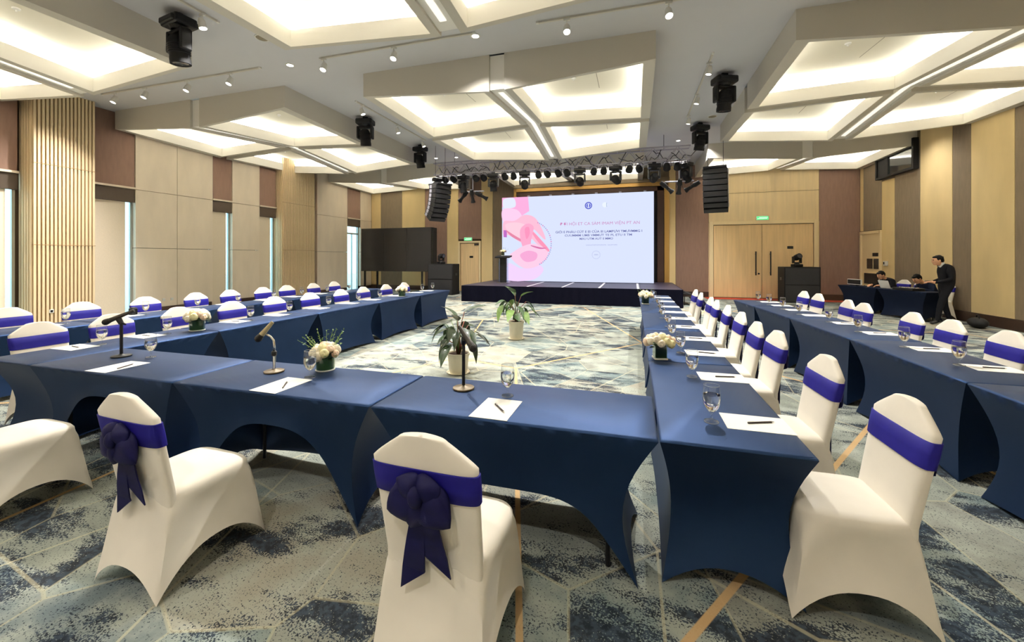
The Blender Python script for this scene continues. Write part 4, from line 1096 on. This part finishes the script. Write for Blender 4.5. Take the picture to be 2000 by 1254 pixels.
# ------------------------------------------------------------------ side display on legs, subwoofers
tv = thing('side_display', 'wide switched off dark video wall on legs in the window side corner', 'screen', (-10.55, 16.6, 0), 0.0)
for i in range(3):
    for j in range(3): obj('screen_tile', B().span(-1.83 + 1.22 * i + 0.002, -1.83 + 1.22 * (i + 1) - 0.002, -0.02, 0.0, 1.0 + 0.655 * j + 0.002, 1.0 + 0.655 * (j + 1) - 0.002), M['tvscreen'], tv)
obj('housing', B().span(-1.85, 1.85, 0.0, 0.12, 0.98, 2.985, 0.006), M['black'], tv)
obj('side_curtain', B().span(1.75, 1.86, 0.12, 0.5, 0.0, 2.98), M['blackmat'], tv)
for x in (-1.68, -1.0, 1.35): 
    obj('leg', B().span(x - 0.03, x + 0.03, 0.02, 0.10, 0, 1.0), M['dkmetal'], tv); obj('foot', B().span(x - 0.04, x + 0.04, -0.3, 0.5, 0, 0.04), M['dkmetal'], tv)
def sub(x, y, wd, h, label, rz=0.0, two=True):
    t = thing('subwoofer', label, 'speaker', (x, y, 0), rz)
    obj('cabinet', B().span(-wd / 2, wd / 2, -0.35, 0.35, 0, h, 0.012), M['blackmat'], t)
    if two:
        for z0, z1 in ((0.04, h / 2 - 0.015), (h / 2 + 0.015, h - 0.04)): obj('grille', B().span(-wd / 2 + 0.04, wd / 2 - 0.04, -0.362, -0.35, z0, z1, 0.004), M['grille'], t)
    for s_ in (-1, 1): obj('side_handle', B().span(s_ * (wd / 2) - 0.006, s_ * (wd / 2) + 0.006, -0.1, 0.1, h * 0.62, h * 0.7), M['dkmetal'], t)
    return t
sub(-8.05, 16.5, 1.2, 1.34, 'black subwoofer stack between the dark side display and stage', 0.0)
sub(5.75, 17.25, 1.12, 1.28, 'black subwoofer stack in front of the double door')

# ------------------------------------------------------------------ moving heads, par cans, line arrays, truss
def moving_head(label, group, loc, rotz=0.0, tilt=0.15, up=False, s_=1.0):
    t = thing('moving_head_light', label, 'stage light', loc, rotz, group); t.scale = (s_, s_, s_)
    k = 1 if up else -1
    if 'mh' not in _mh:
        b = B(); b.span(-0.2, 0.2, -0.14, 0.14, -0.13, 0.0, 0.03); b.span(-0.17, 0.17, -0.17, 0.17, -0.11, -0.03, 0.02)
        o = obj('base', b, M['black'], t); 
        b = B(); b.lathe([(0.09, -0.17), (0.12, -0.13)], 16); b.span(-0.19, 0.19, -0.06, 0.06, -0.22, -0.165, 0.015)
        for q in (-1, 1): b.span(q * 0.165 - 0.028, q * 0.165 + 0.028, -0.075, 0.075, -0.47, -0.17, 0.02)
        y_ = obj('yoke', b, M['black'], t)
        b = B(); b.lathe([(0.0, 0.19), (0.07, 0.185), (0.10, 0.15), (0.125, 0.08), (0.13, -0.02), (0.118, -0.10), (0.125, -0.14), (0.125, -0.20), (0.10, -0.20), (0.095, -0.19)], 20)
        h = obj('lamp_head', b, M['blackmat'], t, smooth=35)
        ln = obj('lens', B().lathe([(0.0, -0.175), (0.06, -0.18), (0.096, -0.19)], 20), M['lens'], h, smooth=True)
        b = B()
        for q in range(5): b.lathe([(0.127, 0.06 - q * 0.03), (0.134, 0.055 - q * 0.03), (0.127, 0.05 - q * 0.03)], 20)
        cf = obj('cooling_fins', b, M['dkmetal'], h)
        cl = obj('clamp', B().span(-0.06, 0.06, -0.03, 0.03, 0.0, 0.07, 0.01), M['dkmetal'], t)
        _mh['mh'] = [x.data for x in (o, y_, h, ln, cf, cl)]
    else:
        d_ = _mh['mh']
        o = obj('base', d_[0], None, t); y_ = obj('yoke', d_[1], None, t); h = obj('lamp_head', d_[2], None, t); ln = obj('lens', d_[3], None, h); cf = obj('cooling_fins', d_[4], None, h); cl = obj('clamp', d_[5], None, t)
    h.location = (0, 0, -0.43); h.rotation_euler = (tilt, 0, 0)
    if up: t.rotation_euler = (PI, 0, rotz)
    return t
_mh = {}
CEIL_MH = [(-6.85, 4.68, 'nearest the cross row'), (-7.0, 9.55, ''), (-6.95, 12.45, ''), (1.81, 9.43, ''), (1.81, 12.68, '')]
MHL = ['black moving head light on the grey ceiling near the cross row track', 'larger looking black moving head light on window side ceiling strip, farther from stage', 'black moving head light on window side ceiling strip, closest to the stage truss',
       'black moving head light on control desk side ceiling strip, farther from stage', 'black moving head light on control desk side ceiling strip, closest to the stage truss']
for (x, y, _), l in zip(CEIL_MH, MHL): moving_head(l, 'moving heads on the ceiling', (x, y, ZC - 0.07 * 1.12), rj.uniform(-.5, .5), rj.uniform(-.2, .3), s_=1.12)

TY, TZ0, TZ1 = 13.6, 4.60, 5.02
tr_ = thing('lighting_truss', 'long aluminium lighting truss hanging over the front of the stage', 'truss', (-2.6, TY, TZ0)); TXA, TXB = -4.35, 4.25
hh, dd = TZ1 - TZ0, 0.36
for yy in (-dd / 2, dd / 2):
    for zz_ in (0, hh): obj('chord', B().cone((TXA, yy, zz_), (TXB, yy, zz_), 0.025, n=10), M['steel'], tr_, smooth=40)
nb = 24; stp = (TXB - TXA) / nb
br_ = obj('brace', B().cone((0, 0, 0), (stp, 0, hh), 0.012, n=6), M['steel'], tr_, loc=(TXA, -dd / 2, 0)); br2 = None
for i in range(nb):
    for yy in (-dd / 2, dd / 2):
        if i == 0 and yy < 0: continue
        if i % 2 == 0: obj('brace', br_.data, None, tr_, loc=(TXA + stp * i, yy, 0))
        elif br2 is None: br2 = obj('brace', B().cone((0, 0, hh), (stp, 0, 0), 0.012, n=6), M['steel'], tr_, loc=(TXA + stp * i, yy, 0))
        else: obj('brace', br2.data, None, tr_, loc=(TXA + stp * i, yy, 0))
for i in range(0, nb + 1, 2):
    for zz_ in (0, hh): obj('cross_bar', B().cone((TXA + stp * i, -dd / 2, zz_), (TXA + stp * i, dd / 2, zz_), 0.012, n=6), M['steel'], tr_)
for x in (-3.6, -1.2, 1.2, 3.5): obj('hanging_cable', B().cone((x, 0, hh), (x, 0, ZC - TZ0), 0.008, n=6), M['dkmetal'], tr_)
rc = random.Random(9)
for i in range(16):        # power cables looped along the truss
    x0 = -6.7 + i * 0.52; pts = []
    for k in range(9):
        q = k / 8; pts.append((x0 + 0.75 * q, TY - 0.2 - 0.03 * math.sin(q * 9), TZ0 + 0.22 + rc.uniform(-.07, .12) - 0.22 * math.sin(PI * q) * rc.uniform(.5, 1.2)))
    tag(obj('power_cable', B().tube(pts, 0.012, 5), M['black'], None, smooth=True), 'black power cable looped along the lighting truss', 'cable', 'cables on the truss')
_par = []
def par_can(x, i, rz):
    t = thing('par_can_light', '%s black par can lamp from the window side end of lighting truss' % ORD[i], 'stage light', (x, TY - 0.18, TZ0), rz, 'par cans on the truss')
    if not _par:
        b = B(); b.lathe([(0.0, 0.14), (0.06, 0.135), (0.085, 0.10), (0.105, 0.02), (0.11, -0.08), (0.10, -0.08), (0.095, -0.06)], 18)
        a = obj('housing', b, M['blackmat'], t, smooth=35); l_ = obj('lens', B().lathe([(0.0, -0.055), (0.096, -0.062)], 18), M['lens'], a)
        y_ = obj('yoke', B().tube([(-0.12, 0, -0.2), (-0.12, 0, -0.06), (-0.06, 0, -0.02), (0.06, 0, -0.02), (0.12, 0, -0.06), (0.12, 0, -0.2)], 0.010, 6), M['dkmetal'], t)
        c_ = obj('clamp', B().span(-0.02, 0.02, -0.02, 0.02, -0.03, 0.02), M['dkmetal'], t); _par.extend([a.data, l_.data, y_.data, c_.data])
    else:
        a = obj('housing', _par[0], None, t); l_ = obj('lens', _par[1], None, a); obj('yoke', _par[2], None, t); obj('clamp', _par[3], None, t)
    a.location = (0, 0, -0.2); a.rotation_euler = (R(62) + rc.uniform(-.2, .2), 0, 0)
for i, x in enumerate((-6.48, -6.16, -5.31, -5.02, -4.24, -3.93, -3.06, -2.76, -2.39, -2.10, -1.23, -0.92, -0.13, 0.16, 0.98, 1.28)): par_can(x, i, rc.uniform(-.3, .3))
for i, (x, tl) in enumerate(((-5.78, 0.1), (-4.66, 0.2), (-3.54, 1.3), (-1.68, 1.4), (-0.55, 1.4), (0.61, 1.4))):
    moving_head('%s black moving head light from the window side end of lighting truss' % ORD[i], 'moving heads on the truss', (x, TY - 0.18, TZ0 - 0.085), rc.uniform(-.3, .3), tl, s_=0.95)
for x, y, z, rz, tl, e in ((-6.88, 13.62, TZ0 - 0.02, 0.9, 0.4, 'window side'), (1.55, 13.6, TZ0 - 0.02, -0.8, 0.6, 'control desk side')):
    moving_head('black moving head light on the %s tip of the lighting truss' % e, 'moving heads at the truss tips', (x, y, z - 0.05), rz, tl, s_=0.95)
# side booms below the truss ends carrying small profile lights
def boom(x, label, side):
    t = thing('drop_boom', label, 'truss', (x, TY, 3.95))
    obj('drop_pipe', B().cone((0, 0, 0), (0, 0, TZ0 - 3.95), 0.022), M['steel'], t, smooth=40)
    obj('cross_pipe', B().cone((-0.42, 0, 0.02), (0.42, 0, 0.02), 0.022), M['steel'], t, smooth=40)
    for i, (dx, rz, tl) in enumerate(((-0.36, 1.2 * side, 0.9), (0.0, 0.1, 0.5), (0.36, -1.1 * side, 1.1))):
        h = thing('profile_light', '%s profile spotlight on the drop boom at the %s end of the truss' % (['outer', 'middle', 'inner'][i if side > 0 else 2 - i], 'window side' if side > 0 else 'control desk side'), 'stage light', (x + dx, TY - 0.03, 3.93), rz, 'profile spots on the drop booms')
        a = obj('housing', B().lathe([(0.0, 0.26), (0.06, 0.25), (0.075, 0.10), (0.05, 0.02), (0.055, -0.12), (0.085, -0.22), (0.075, -0.22), (0.06, -0.15)], 16), M['blackmat'], h, smooth=35, loc=(0, 0, -0.14), rot=(tl, 0, 0))
        obj('lens', B().lathe([(0.0, -0.14), (0.06, -0.15)], 16), M['lens'], a)
        obj('yoke', B().tube([(-0.085, 0, -0.16), (-0.085, 0, -0.03), (0.085, 0, -0.03), (0.085, 0, -0.16)], 0.009, 6), M['dkmetal'], h)
boom(-5.5, 'pipe boom dropped below the window side end of the lighting truss', 1)
boom(1.35, 'pipe boom dropped below the control desk side end of the lighting truss', -1)
def line_array(x, y, ztop, rz, label, n=8):
    t = thing('line_array_speaker', label, 'speaker', (x, y, ztop), rz); z = -0.03; yo = 0.0; ang = 0.0; hc = 0.15
    obj('flying_frame', B().span(-0.3, 0.3, -0.28, 0.28, -0.04, 0.02, 0.006), M['dkmetal'], t)
    for xx in (-0.2, 0.2): obj('hanging_chain', B().cone((xx, 0, 0.02), (xx, 0, ZC - ztop), 0.007, n=6), M['dkmetal'], t)
    c0 = g0_ = None
    for i in range(n):
        ang += R(1.5 + i * 1.0); cz = z - math.cos(ang) * hc / 2; cyy = yo + math.sin(ang) * hc / 2
        if c0 is None:
            c = obj('cabinet', B().span(-0.32, 0.32, -0.2, 0.22, -hc / 2 + 0.003, hc / 2 - 0.003, 0.01), M['black'], t); g_ = obj('grille', B().span(-0.30, 0.30, -0.212, -0.2, -hc / 2 + 0.014, hc / 2 - 0.014), M['grille'], c)
            bx_ = obj('rigging_bracket', B().span(-0.333, -0.32, 0.05, 0.16, -hc / 2 + 0.02, hc / 2 - 0.02).span(0.32, 0.333, 0.05, 0.16, -hc / 2 + 0.02, hc / 2 - 0.02), M['steel'], c); c0, g0_, b0_ = c.data, g_.data, bx_.data
        else: c = obj('cabinet', c0, None, t); obj('grille', g0_, None, c); obj('rigging_bracket', b0_, None, c)
        c.location = (0, cyy, cz); c.rotation_euler = (ang, 0, 0)
        z -= math.cos(ang) * hc; yo += math.sin(ang) * hc
line_array(-6.42, 12.9, 4.15, R(62), 'curved black line array speaker hanging at the window side of stage')
line_array(2.26, 13.0, 4.2, R(-14), 'black line array speaker hanging in front of the brown wall near double door')
moving_head('black moving head light standing on the subwoofer beside the side display', 'moving heads on subwoofers', (-8.15, 16.45, 1.34 + 0.0), 1.2, 1.5, True, 0.8)
moving_head('black moving head light standing on the subwoofer by the double door', 'moving heads on subwoofers', (5.68, 17.2, 1.28), 0.3, 1.2, True, 0.8)

# ------------------------------------------------------------------ track lights and downlights on the ceiling
def track(x0, y0, x1, y1, label):
    b = B(); L_ = math.hypot(x1 - x0, y1 - y0); a = math.atan2(y1 - y0, x1 - x0)
    t = thing('lighting_track', label, 'track', ((x0 + x1) / 2, (y0 + y1) / 2, ZC - 0.03), a)
    obj('rail', B().span(-L_ / 2, L_ / 2, -0.018, 0.018, 0, 0.03), M['coffer_grey'], t); 
    for s_ in (-1, 1): obj('end_cap', B().span(s_ * L_ / 2 - 0.02, s_ * L_ / 2 + 0.02, -0.02, 0.02, -0.002, 0.03), M['white_pl'], t)
_sp = []
def track_spot(x, y, label, aim, group='spotlights on the ceiling tracks', power=None):
    t = thing('track_spotlight', label, 'spotlight', (x, y, ZC - 0.03), 0, group)
    d = Vector(aim).normalized(); q = (-d).to_track_quat('Z', 'Y').to_euler()
    if not _sp:
        a = obj('adapter', B().span(-0.05, 0.05, -0.02, 0.02, -0.03, 0.0, 0.004).cone((0, 0, -0.03), (0, 0, -0.12), 0.010, n=8), M['white_pl'], t)
        h = obj('lamp_can', B().lathe([(0.0, 0.10), (0.035, 0.10), (0.052, 0.06), (0.06, -0.06), (0.052, -0.06), (0.05, -0.035)], 18), M['white_pl'], t, smooth=35)
        l_ = obj('lamp_lens', B().lathe([(0.0, -0.045), (0.03, -0.045), (0.051, -0.04)], 18), M['lamp'], h); _sp.extend([a.data, h.data, l_.data])
    else:
        obj('adapter', _sp[0], None, t); h = obj('lamp_can', _sp[1], None, t); obj('lamp_lens', _sp[2], None, h)
    h.location = (0, 0, -0.17); h.rotation_euler = q
    lp = lamp('spot_lamp', 'SPOT', Vector((0, 0, -0.17)) + d * 0.075, power or SPOT_W, t, (1.0, 0.96, 0.90), q, spot_size=R(105), spot_blend=1.0, shadow_soft_size=0.05)
track(-11.9, 6.45, -7.2, 6.45, 'white lighting track on the ceiling before the window side coffers')
track(-5.75, 6.48, -2.6, 6.48, 'white lighting track on the ceiling before the middle coffers, window side half')
track(-1.5, 6.5, 2.0, 6.5, 'white lighting track on the ceiling before the middle coffers, desk side half')
track(3.0, 6.5, 7.4, 6.5, 'added unseen white lighting track on the ceiling before the desk side coffers')  # track outside the view, added to carry extra lamps
for i, x in enumerate((3.4, 5.2, 7.0)): track_spot(x, 6.5, '%s added unseen spotlight on the cross track before the desk side coffers' % ORD[i], (0.15, 0.2, -1))  # three unseen spotlights added to raise the room light
track(-6.45, 2.6, -6.45, 5.0, 'short white ceiling track beside the large moving head light')
track(-6.5, 8.5, -6.5, 12.0, 'white ceiling track running to the stage between window side and middle coffers')
track(1.42, 8.4, 1.40, 12.0, 'white ceiling track running to the stage between middle and desk side coffers')
for i, x in enumerate((-11.5, -10.5, -9.2, -8.0)):
    track_spot(x, 6.45, '%s lit spotlight from the window wall on the window side cross track' % ORD[i], (-0.12, -0.35, -1))
for i, x in enumerate((-5.68, -4.15)): track_spot(x, 6.48, '%s lit spotlight on the middle cross track, window side half' % ORD[i], (0.0, -0.4, -1))
for i, x in enumerate((-1.02, 0.50)): track_spot(x, 6.5, '%s lit spotlight on the middle cross track, desk side half' % ORD[i], (0.1, -0.45, -1))
track_spot(-6.45, 4.75, 'lit spotlight on the short track beside the large moving head light', (0.2, 0.1, -1))
for i, y in enumerate((8.75, 10.35, 11.85)):
    track_spot(-6.5, y, '%s lit spotlight towards the stage on the track between window side and middle coffers' % ORD[i], (0.35, 0.1, -1))
    track_spot(1.41, y, '%s lit spotlight towards the stage on the track between middle and desk side coffers' % ORD[i], (-0.2, 0.1, -1))
def downlight(x, y, label, power=None):
    t = thing('downlight', label, 'downlight', (x, y, ZC), 0, 'round downlights in the ceiling')
    obj('trim_ring', B().lathe([(0.06, -0.001), (0.085, -0.001), (0.09, -0.008), (0.06, -0.012)], 22), M['white_pl'], t, smooth=35)
    obj('glowing_disc', B().lathe([(0.0, -0.006), (0.062, -0.006)], 22), M['lamp'], t)
    lamp('downlight_lamp', 'SPOT', (0, 0, -0.03), power or SPOT_W, t, (1.0, 0.96, 0.90), (0, 0, 0), spot_size=R(125), spot_blend=1.0, shadow_soft_size=0.06)
downlight(-6.55, 6.55, 'round lit downlight where the ceiling strips cross beside the track ends')
downlight(-2.62, 6.6, 'round lit downlight in front of the fold of the middle coffers')
downlight(-6.5, 14.4, 'round lit downlight above the window side end of the truss')
downlight(1.4, 14.4, 'round lit downlight above the control desk side end of the truss')
downlight(7.2, 14.2, 'round lit downlight above the projection booth window', 160)
downlight(-4.6, -1.6, 'added unseen downlight over the floor behind the chairs of the cross row, window side', 300)  # lamp added behind the camera to brighten the chair backs
downlight(-0.8, -1.6, 'added unseen downlight over the floor behind the chairs of the cross row, desk side', 300)  # second unseen lamp added for the chair backs
downlight(-7.3, 14.3, 'round lit downlight next to the moving head nearest the truss')
downlight(2.2, 15.0, 'round lit downlight above the hanging line array near double door')
for x, y, l in ((1.95, 10.4, 'round flush ceiling speaker beside the desk side moving head'), (-6.2, 5.6, 'round flush ceiling speaker near the large moving head light'), (2.05, 12.2, 'round flush ceiling speaker closest to the stage on desk side strip')):
    t = thing('ceiling_speaker', l, 'speaker', (x, y, ZC)); obj('rim', B().lathe([(0.10, -0.001), (0.12, -0.001), (0.118, -0.012), (0.10, -0.012)], 24), M['white_pl'], t, smooth=35); obj('grille', B().lathe([(0.0, -0.008), (0.10, -0.008)], 24), M['seam'], t)

# ------------------------------------------------------------------ people
def lerp(a, b, t_): return Vector(a).lerp(Vector(b), t_)
def person(label, J, mats, loc, rotz, hair_style=0):
    """J: joint positions in body space, facing +x; one skinned surface"""
    root = thing('person', label, 'person', loc, rotz)
    V, E_, Rr, reg = [], [], [], []
    def add(p, r_, par, g):
        V.append(Vector(p)); Rr.append(r_); reg.append(g)
        if par is not None: E_.append((par, len(V) - 1))
        return len(V) - 1
    pel = add(J['pelvis'], 0.165, None, 'leg')
    wa = add(J['waist'], 0.15, pel, 'top'); ch = add(J['chest'], 0.168, wa, 'top'); nk0 = add(J['neck'], 0.06, ch, 'top')
    nk1 = add(lerp(J['neck'], J['chin'], 0.6), 0.052, nk0, 'skin'); hd = add(J['head'], 0.088, nk1, 'skin'); tp = add(J['crown'], 0.070, hd, 'skin')
    for s_ in ('L', 'R'):
        sh_ = add(J['sh' + s_], 0.085, ch, 'top'); el = add(J['el' + s_], 0.060, sh_, 'top'); wr_ = add(J['wr' + s_], 0.034, el, 'top')
        hand = Vector(J['ha' + s_]); d = (hand - Vector(J['wr' + s_])).normalized(); pm_ = add(Vector(J['wr' + s_]) + d * 0.05, 0.032, wr_, 'skin'); pe = add(hand, 0.030, pm_, 'skin')
        sd = d.cross(Vector((0, 0, 1))); sd = (sd if sd.length > 0.1 else Vector((0, 1, 0))).normalized(); dn = Vector((0, 0, -1)) * 0.5
        for k, (o, L_) in enumerate(((-0.028, 0.062), (-0.009, 0.072), (0.010, 0.068), (0.028, 0.054))):
            f1 = add(hand + sd * o + d * 0.03, 0.0095, pe, 'skin'); f2 = add(hand + sd * o + (d + dn * 0.5).normalized() * (0.03 + L_ * 0.6), 0.0085, f1, 'skin'); add(hand + sd * o + (d + dn).normalized() * (0.03 + L_), 0.0075, f2, 'skin')
        t1 = add(lerp(J['wr' + s_], hand, 0.55) - sd * 0.042, 0.0105, pm_, 'skin'); add(lerp(J['wr' + s_], hand, 1.0) - sd * 0.055 + d * 0.02, 0.009, t1, 'skin')
        hp = add(J['hi' + s_], 0.095, pel, 'leg'); kn = add(J['kn' + s_], 0.068, hp, 'leg'); an = add(J['an' + s_], 0.048, kn, 'leg'); to = add(J['to' + s_], 0.040, an, 'shoe')
    me_ = bpy.data.meshes.new('body'); me_.from_pydata(V, E_, []); o = bpy.data.objects.new('tmpbody', me_); C.objects.link(o)
    md = o.modifiers.new('s', 'SKIN'); md.use_smooth_shade = True
    for i, sv in enumerate(me_.skin_vertices[0].data): sv.radius = (Rr[i], Rr[i]); sv.use_root = (i == 0)
    o.modifiers.new('d', 'SUBSURF').levels = 2
    dg = bpy.context.evaluated_depsgraph_get(); dg.update(); bm_ = bpy.data.meshes.new_from_object(o.evaluated_get(dg)); bpy.data.objects.remove(o)
    order = ['top', 'leg', 'skin', 'shoe']; bm_.materials.clear()
    for g in order: bm_.materials.append(M[mats[g]])
    for p in bm_.polygons:
        c = p.center; best = None
        for (a, b_) in E_:
            A_, B_ = V[a], V[b_]; t_ = max(0, min(1, (c - A_).dot(B_ - A_) / max(1e-9, (B_ - A_).length_squared))); dd_ = (c - A_.lerp(B_, t_)).length - (Rr[a] * (1 - t_) + Rr[b_] * t_)
            if best is None or dd_ < best[0]: best = (dd_, reg[b_])
        p.material_index = order.index(best[1]); p.use_smooth = True
    obj('body', bm_, None, root)
    # face and hair follow the head
    H_ = Vector(J['head']); up = (Vector(J['crown']) - Vector(J['chin'])).normalized(); f = Vector(J.get('face', (1, 0, 0))); f = (f - up * f.dot(up)).normalized(); sd = up.cross(f)
    rot = Matrix((f, sd, up)).transposed(); b = B()
    def hp_(x, y, z): return H_ + rot @ Vector((x, y, z))
    b.sphere(hp_(0.008, 0, -0.012), 1, 16, 12, (0.098, 0.076, 0.112), rot)
    b.sphere(hp_(0.104, 0, -0.025), 1, 8, 6, (0.018, 0.013, 0.024), rot)
    b.sphere(hp_(0.055, 0, -0.088), 1, 10, 8, (0.042, 0.045, 0.034), rot)
    for s_ in (-1, 1): b.sphere(hp_(-0.005, s_ * 0.078, -0.015), 1, 8, 6, (0.020, 0.010, 0.030), rot)
    fc = obj('face', b, M['skin'], root, smooth=True)
    b = B()
    for s_ in (-1, 1): b.sphere(hp_(0.090, s_ * 0.032, 0.008), 1, 8, 6, (0.010, 0.014, 0.007), rot); b.sphere(hp_(0.092, s_ * 0.032, 0.026), 1, 8, 6, (0.008, 0.020, 0.005), rot)
    obj('eyes_and_brows', b, M['hair'], fc, smooth=True)
    b = B(); b.sphere(hp_(0.096, 0, -0.066), 1, 8, 6, (0.008, 0.024, 0.007), rot); obj('mouth', b, M['lips'], fc, smooth=True)
    b = B(); b.sphere(hp_(-0.020, 0, 0.018), 1, 18, 12, (0.096, 0.084, 0.106), rot); rr_ = random.Random(4)
    for v in b.bm.verts: v.co += Vector((rr_.uniform(-1, 1), rr_.uniform(-1, 1), rr_.uniform(-1, 1))) * 0.006
    b.sphere(hp_(0.038, 0.0, 0.072), 1, 10, 8, (0.052, 0.066, 0.034), rot)
    obj('hair', b, M['hair'], root, smooth=True)
    if mats.get('collar'):
        n_ = Vector(J['neck']); b = B(); dn_ = (Vector(J['chin']) - n_).normalized(); b.cone(n_ - dn_ * 0.01, n_ + dn_ * 0.045, 0.075, 0.062, 16, False); obj('shirt_collar', b, M[mats['collar']], root, smooth=True)
    return root
M['lips'] = mat('lips', (176, 104, 92), 0.5)
stand = dict(pelvis=(-0.06, 0, 0.93), waist=(-0.07, 0, 1.08), chest=(-0.03, 0, 1.28), neck=(0.03, 0, 1.44), chin=(0.10, 0, 1.47), head=(0.105, 0, 1.555), crown=(0.115, 0, 1.63), face=(1, 0, -0.35),
    shL=(-0.03, 0.18, 1.37), elL=(-0.04, 0.27, 1.10), wrL=(0.22, 0.20, 1.02), haL=(0.29, 0.17, 1.03), shR=(-0.03, -0.18, 1.37), elR=(-0.14, -0.29, 1.12), wrR=(0.12, -0.22, 1.02), haR=(0.20, -0.20, 1.02),
    hiL=(-0.02, 0.09, 0.86), knL=(0.10, 0.11, 0.48), anL=(0.16, 0.11, 0.08), toL=(0.30, 0.12, 0.035), hiR=(-0.02, -0.09, 0.86), knR=(-0.05, -0.10, 0.47), anR=(-0.16, -0.10, 0.08), toR=(-0.03, -0.11, 0.035))
person('standing man in a dark suit looking down at a phone beside the control desk', stand, dict(top='suit', leg='suit', skin='skin', shoe='shoe', collar='shirt'), (7.16, 12.42, 0), PI - 0.15)
def seated(lean, hz):
    dx = math.sin(lean); dz = math.cos(lean)
    def P(h, y=0.0, ex=0.0): return (dx * h + ex, y, 0.50 + dz * h)
    return dict(pelvis=(0, 0, 0.52), waist=P(0.16), chest=P(0.38), neck=P(0.53, 0, 0.03), chin=P(0.57, 0, 0.11), head=P(0.655, 0, 0.11), crown=P(0.735, 0, 0.12), face=(1, 0, -0.45),
        shL=P(0.46, 0.18), elL=P(0.26, 0.25, 0.16), wrL=(dx * 0.3 + 0.38, 0.16, 0.80), haL=(dx * 0.3 + 0.46, 0.13, 0.795), shR=P(0.46, -0.18), elR=P(0.26, -0.25, 0.16), wrR=(dx * 0.3 + 0.38, -0.16, 0.80), haR=(dx * 0.3 + 0.46, -0.13, 0.795),
        hiL=(0.04, 0.09, 0.50), knL=(0.40, 0.12, 0.52), anL=(0.36, 0.12, 0.08), toL=(0.50, 0.13, 0.035), hiR=(0.04, -0.09, 0.50), knR=(0.40, -0.12, 0.52), anR=(0.34, -0.12, 0.08), toR=(0.48, -0.13, 0.035))
person('seated man in dark clothes bending over the laptop at the far control desk table', seated(0.40, 0), dict(top='suit', leg='suit', skin='skin', shoe='shoe'), (7.40, 14.88, 0), PI + 0.25)
person('seated man in a navy jacket leaning forward at the control desk near standing man', seated(0.55, 0), dict(top='jacket', leg='suit', skin='skin', shoe='shoe'), (7.66, 13.58, 0), PI + 0.2)
t = thing('smartphone', 'small phone held by the standing man', 'phone', (6.86, 12.42, 1.045), 0.1); obj('case', B().span(-0.04, 0.04, -0.06, 0.06, 0, 0.009, 0.003), M['black'], t); obj('display', B().span(-0.035, 0.035, -0.055, 0.055, 0.009, 0.010), M['tvscreen'], t)
for x, y, rz, l in ((7.43, 14.88, PI / 2 + 0.25, 'cream covered chair under the man bending over the laptop'), (7.68, 13.58, PI / 2 + 0.12, 'cream covered chair under the man in the navy jacket'), (7.5, 14.25, PI / 2 + 0.2, 'empty cream covered chair between the two seated men')):
    chair(x, y, rz, l, 'chairs behind the control desk')
def laptop(x, y, rz, lid_m, label):
    t = thing('laptop', label, 'laptop', (x, y, TH_), rz)
    b_ = obj('keyboard_base', B().span(-0.16, 0.16, -0.11, 0.11, 0, 0.016, 0.004), M['alu'], t); obj('keys', B().span(-0.14, 0.14, -0.02, 0.08, 0.016, 0.018), M['black'], b_)
    l_ = obj('lid', B().box((0, -0.15, 0.115), (0.33, 0.010, 0.23), Matrix.Rotation(R(20), 3, 'X')), M[lid_m], t); obj('display', B().box((0, -0.1445, 0.115), (0.31, 0.002, 0.21), Matrix.Rotation(R(20), 3, 'X')), M['tvlit'], l_)
M['tvlit'] = mat('lit_display', (120, 130, 150), 0.3, emis=((190, 205, 235), 0.7))
laptop(6.93, 14.12, -PI / 2 + 0.245, 'white_pl', 'open laptop with a white lid on the control desk')
t = thing('monitor', 'small dark monitor with a light bezel on the control desk far table', 'monitor', (6.57, 15.2, TH_), -PI / 2 + 0.245)
obj('bezel', B().span(-0.27, 0.27, -0.02, 0.02, 0.03, 0.20, 0.006), M['white_pl'], t); obj('panel', B().span(-0.25, 0.25, -0.024, -0.02, 0.05, 0.185), M['black'], t); obj('foot', B().span(-0.12, 0.12, -0.06, 0.06, 0, 0.03), M['black'], t)
t = thing('mixing_console', 'low black mixing console on the control desk beside the monitor', 'mixer', (6.98, 13.4, TH_), -PI / 2 + 0.245)
obj('body', B().span(-0.3, 0.3, -0.16, 0.16, 0, 0.07, 0.01), M['black'], t)
for i in range(8): obj('fader_knob', B().span(-0.24 + i * 0.068, -0.215 + i * 0.068, -0.03, 0.0, 0.07, 0.085), M['white_pl'], t)
t = thing('equipment_bag', 'black soft bag on the carpet by the wall behind the standing man', 'bag', (7.6, 12.1, 0), 1.2)
obj('bag_body', B().sphere((0, 0, 0.12), 1, 14, 10, (0.3, 0.17, 0.12)), M['blackmat'], t, smooth=True); obj('handle', B().tube([(-0.12, 0, 0.22), (-0.08, 0, 0.29), (0.08, 0, 0.29), (0.12, 0, 0.22)], 0.012, 6), M['blackmat'], t, smooth=True)
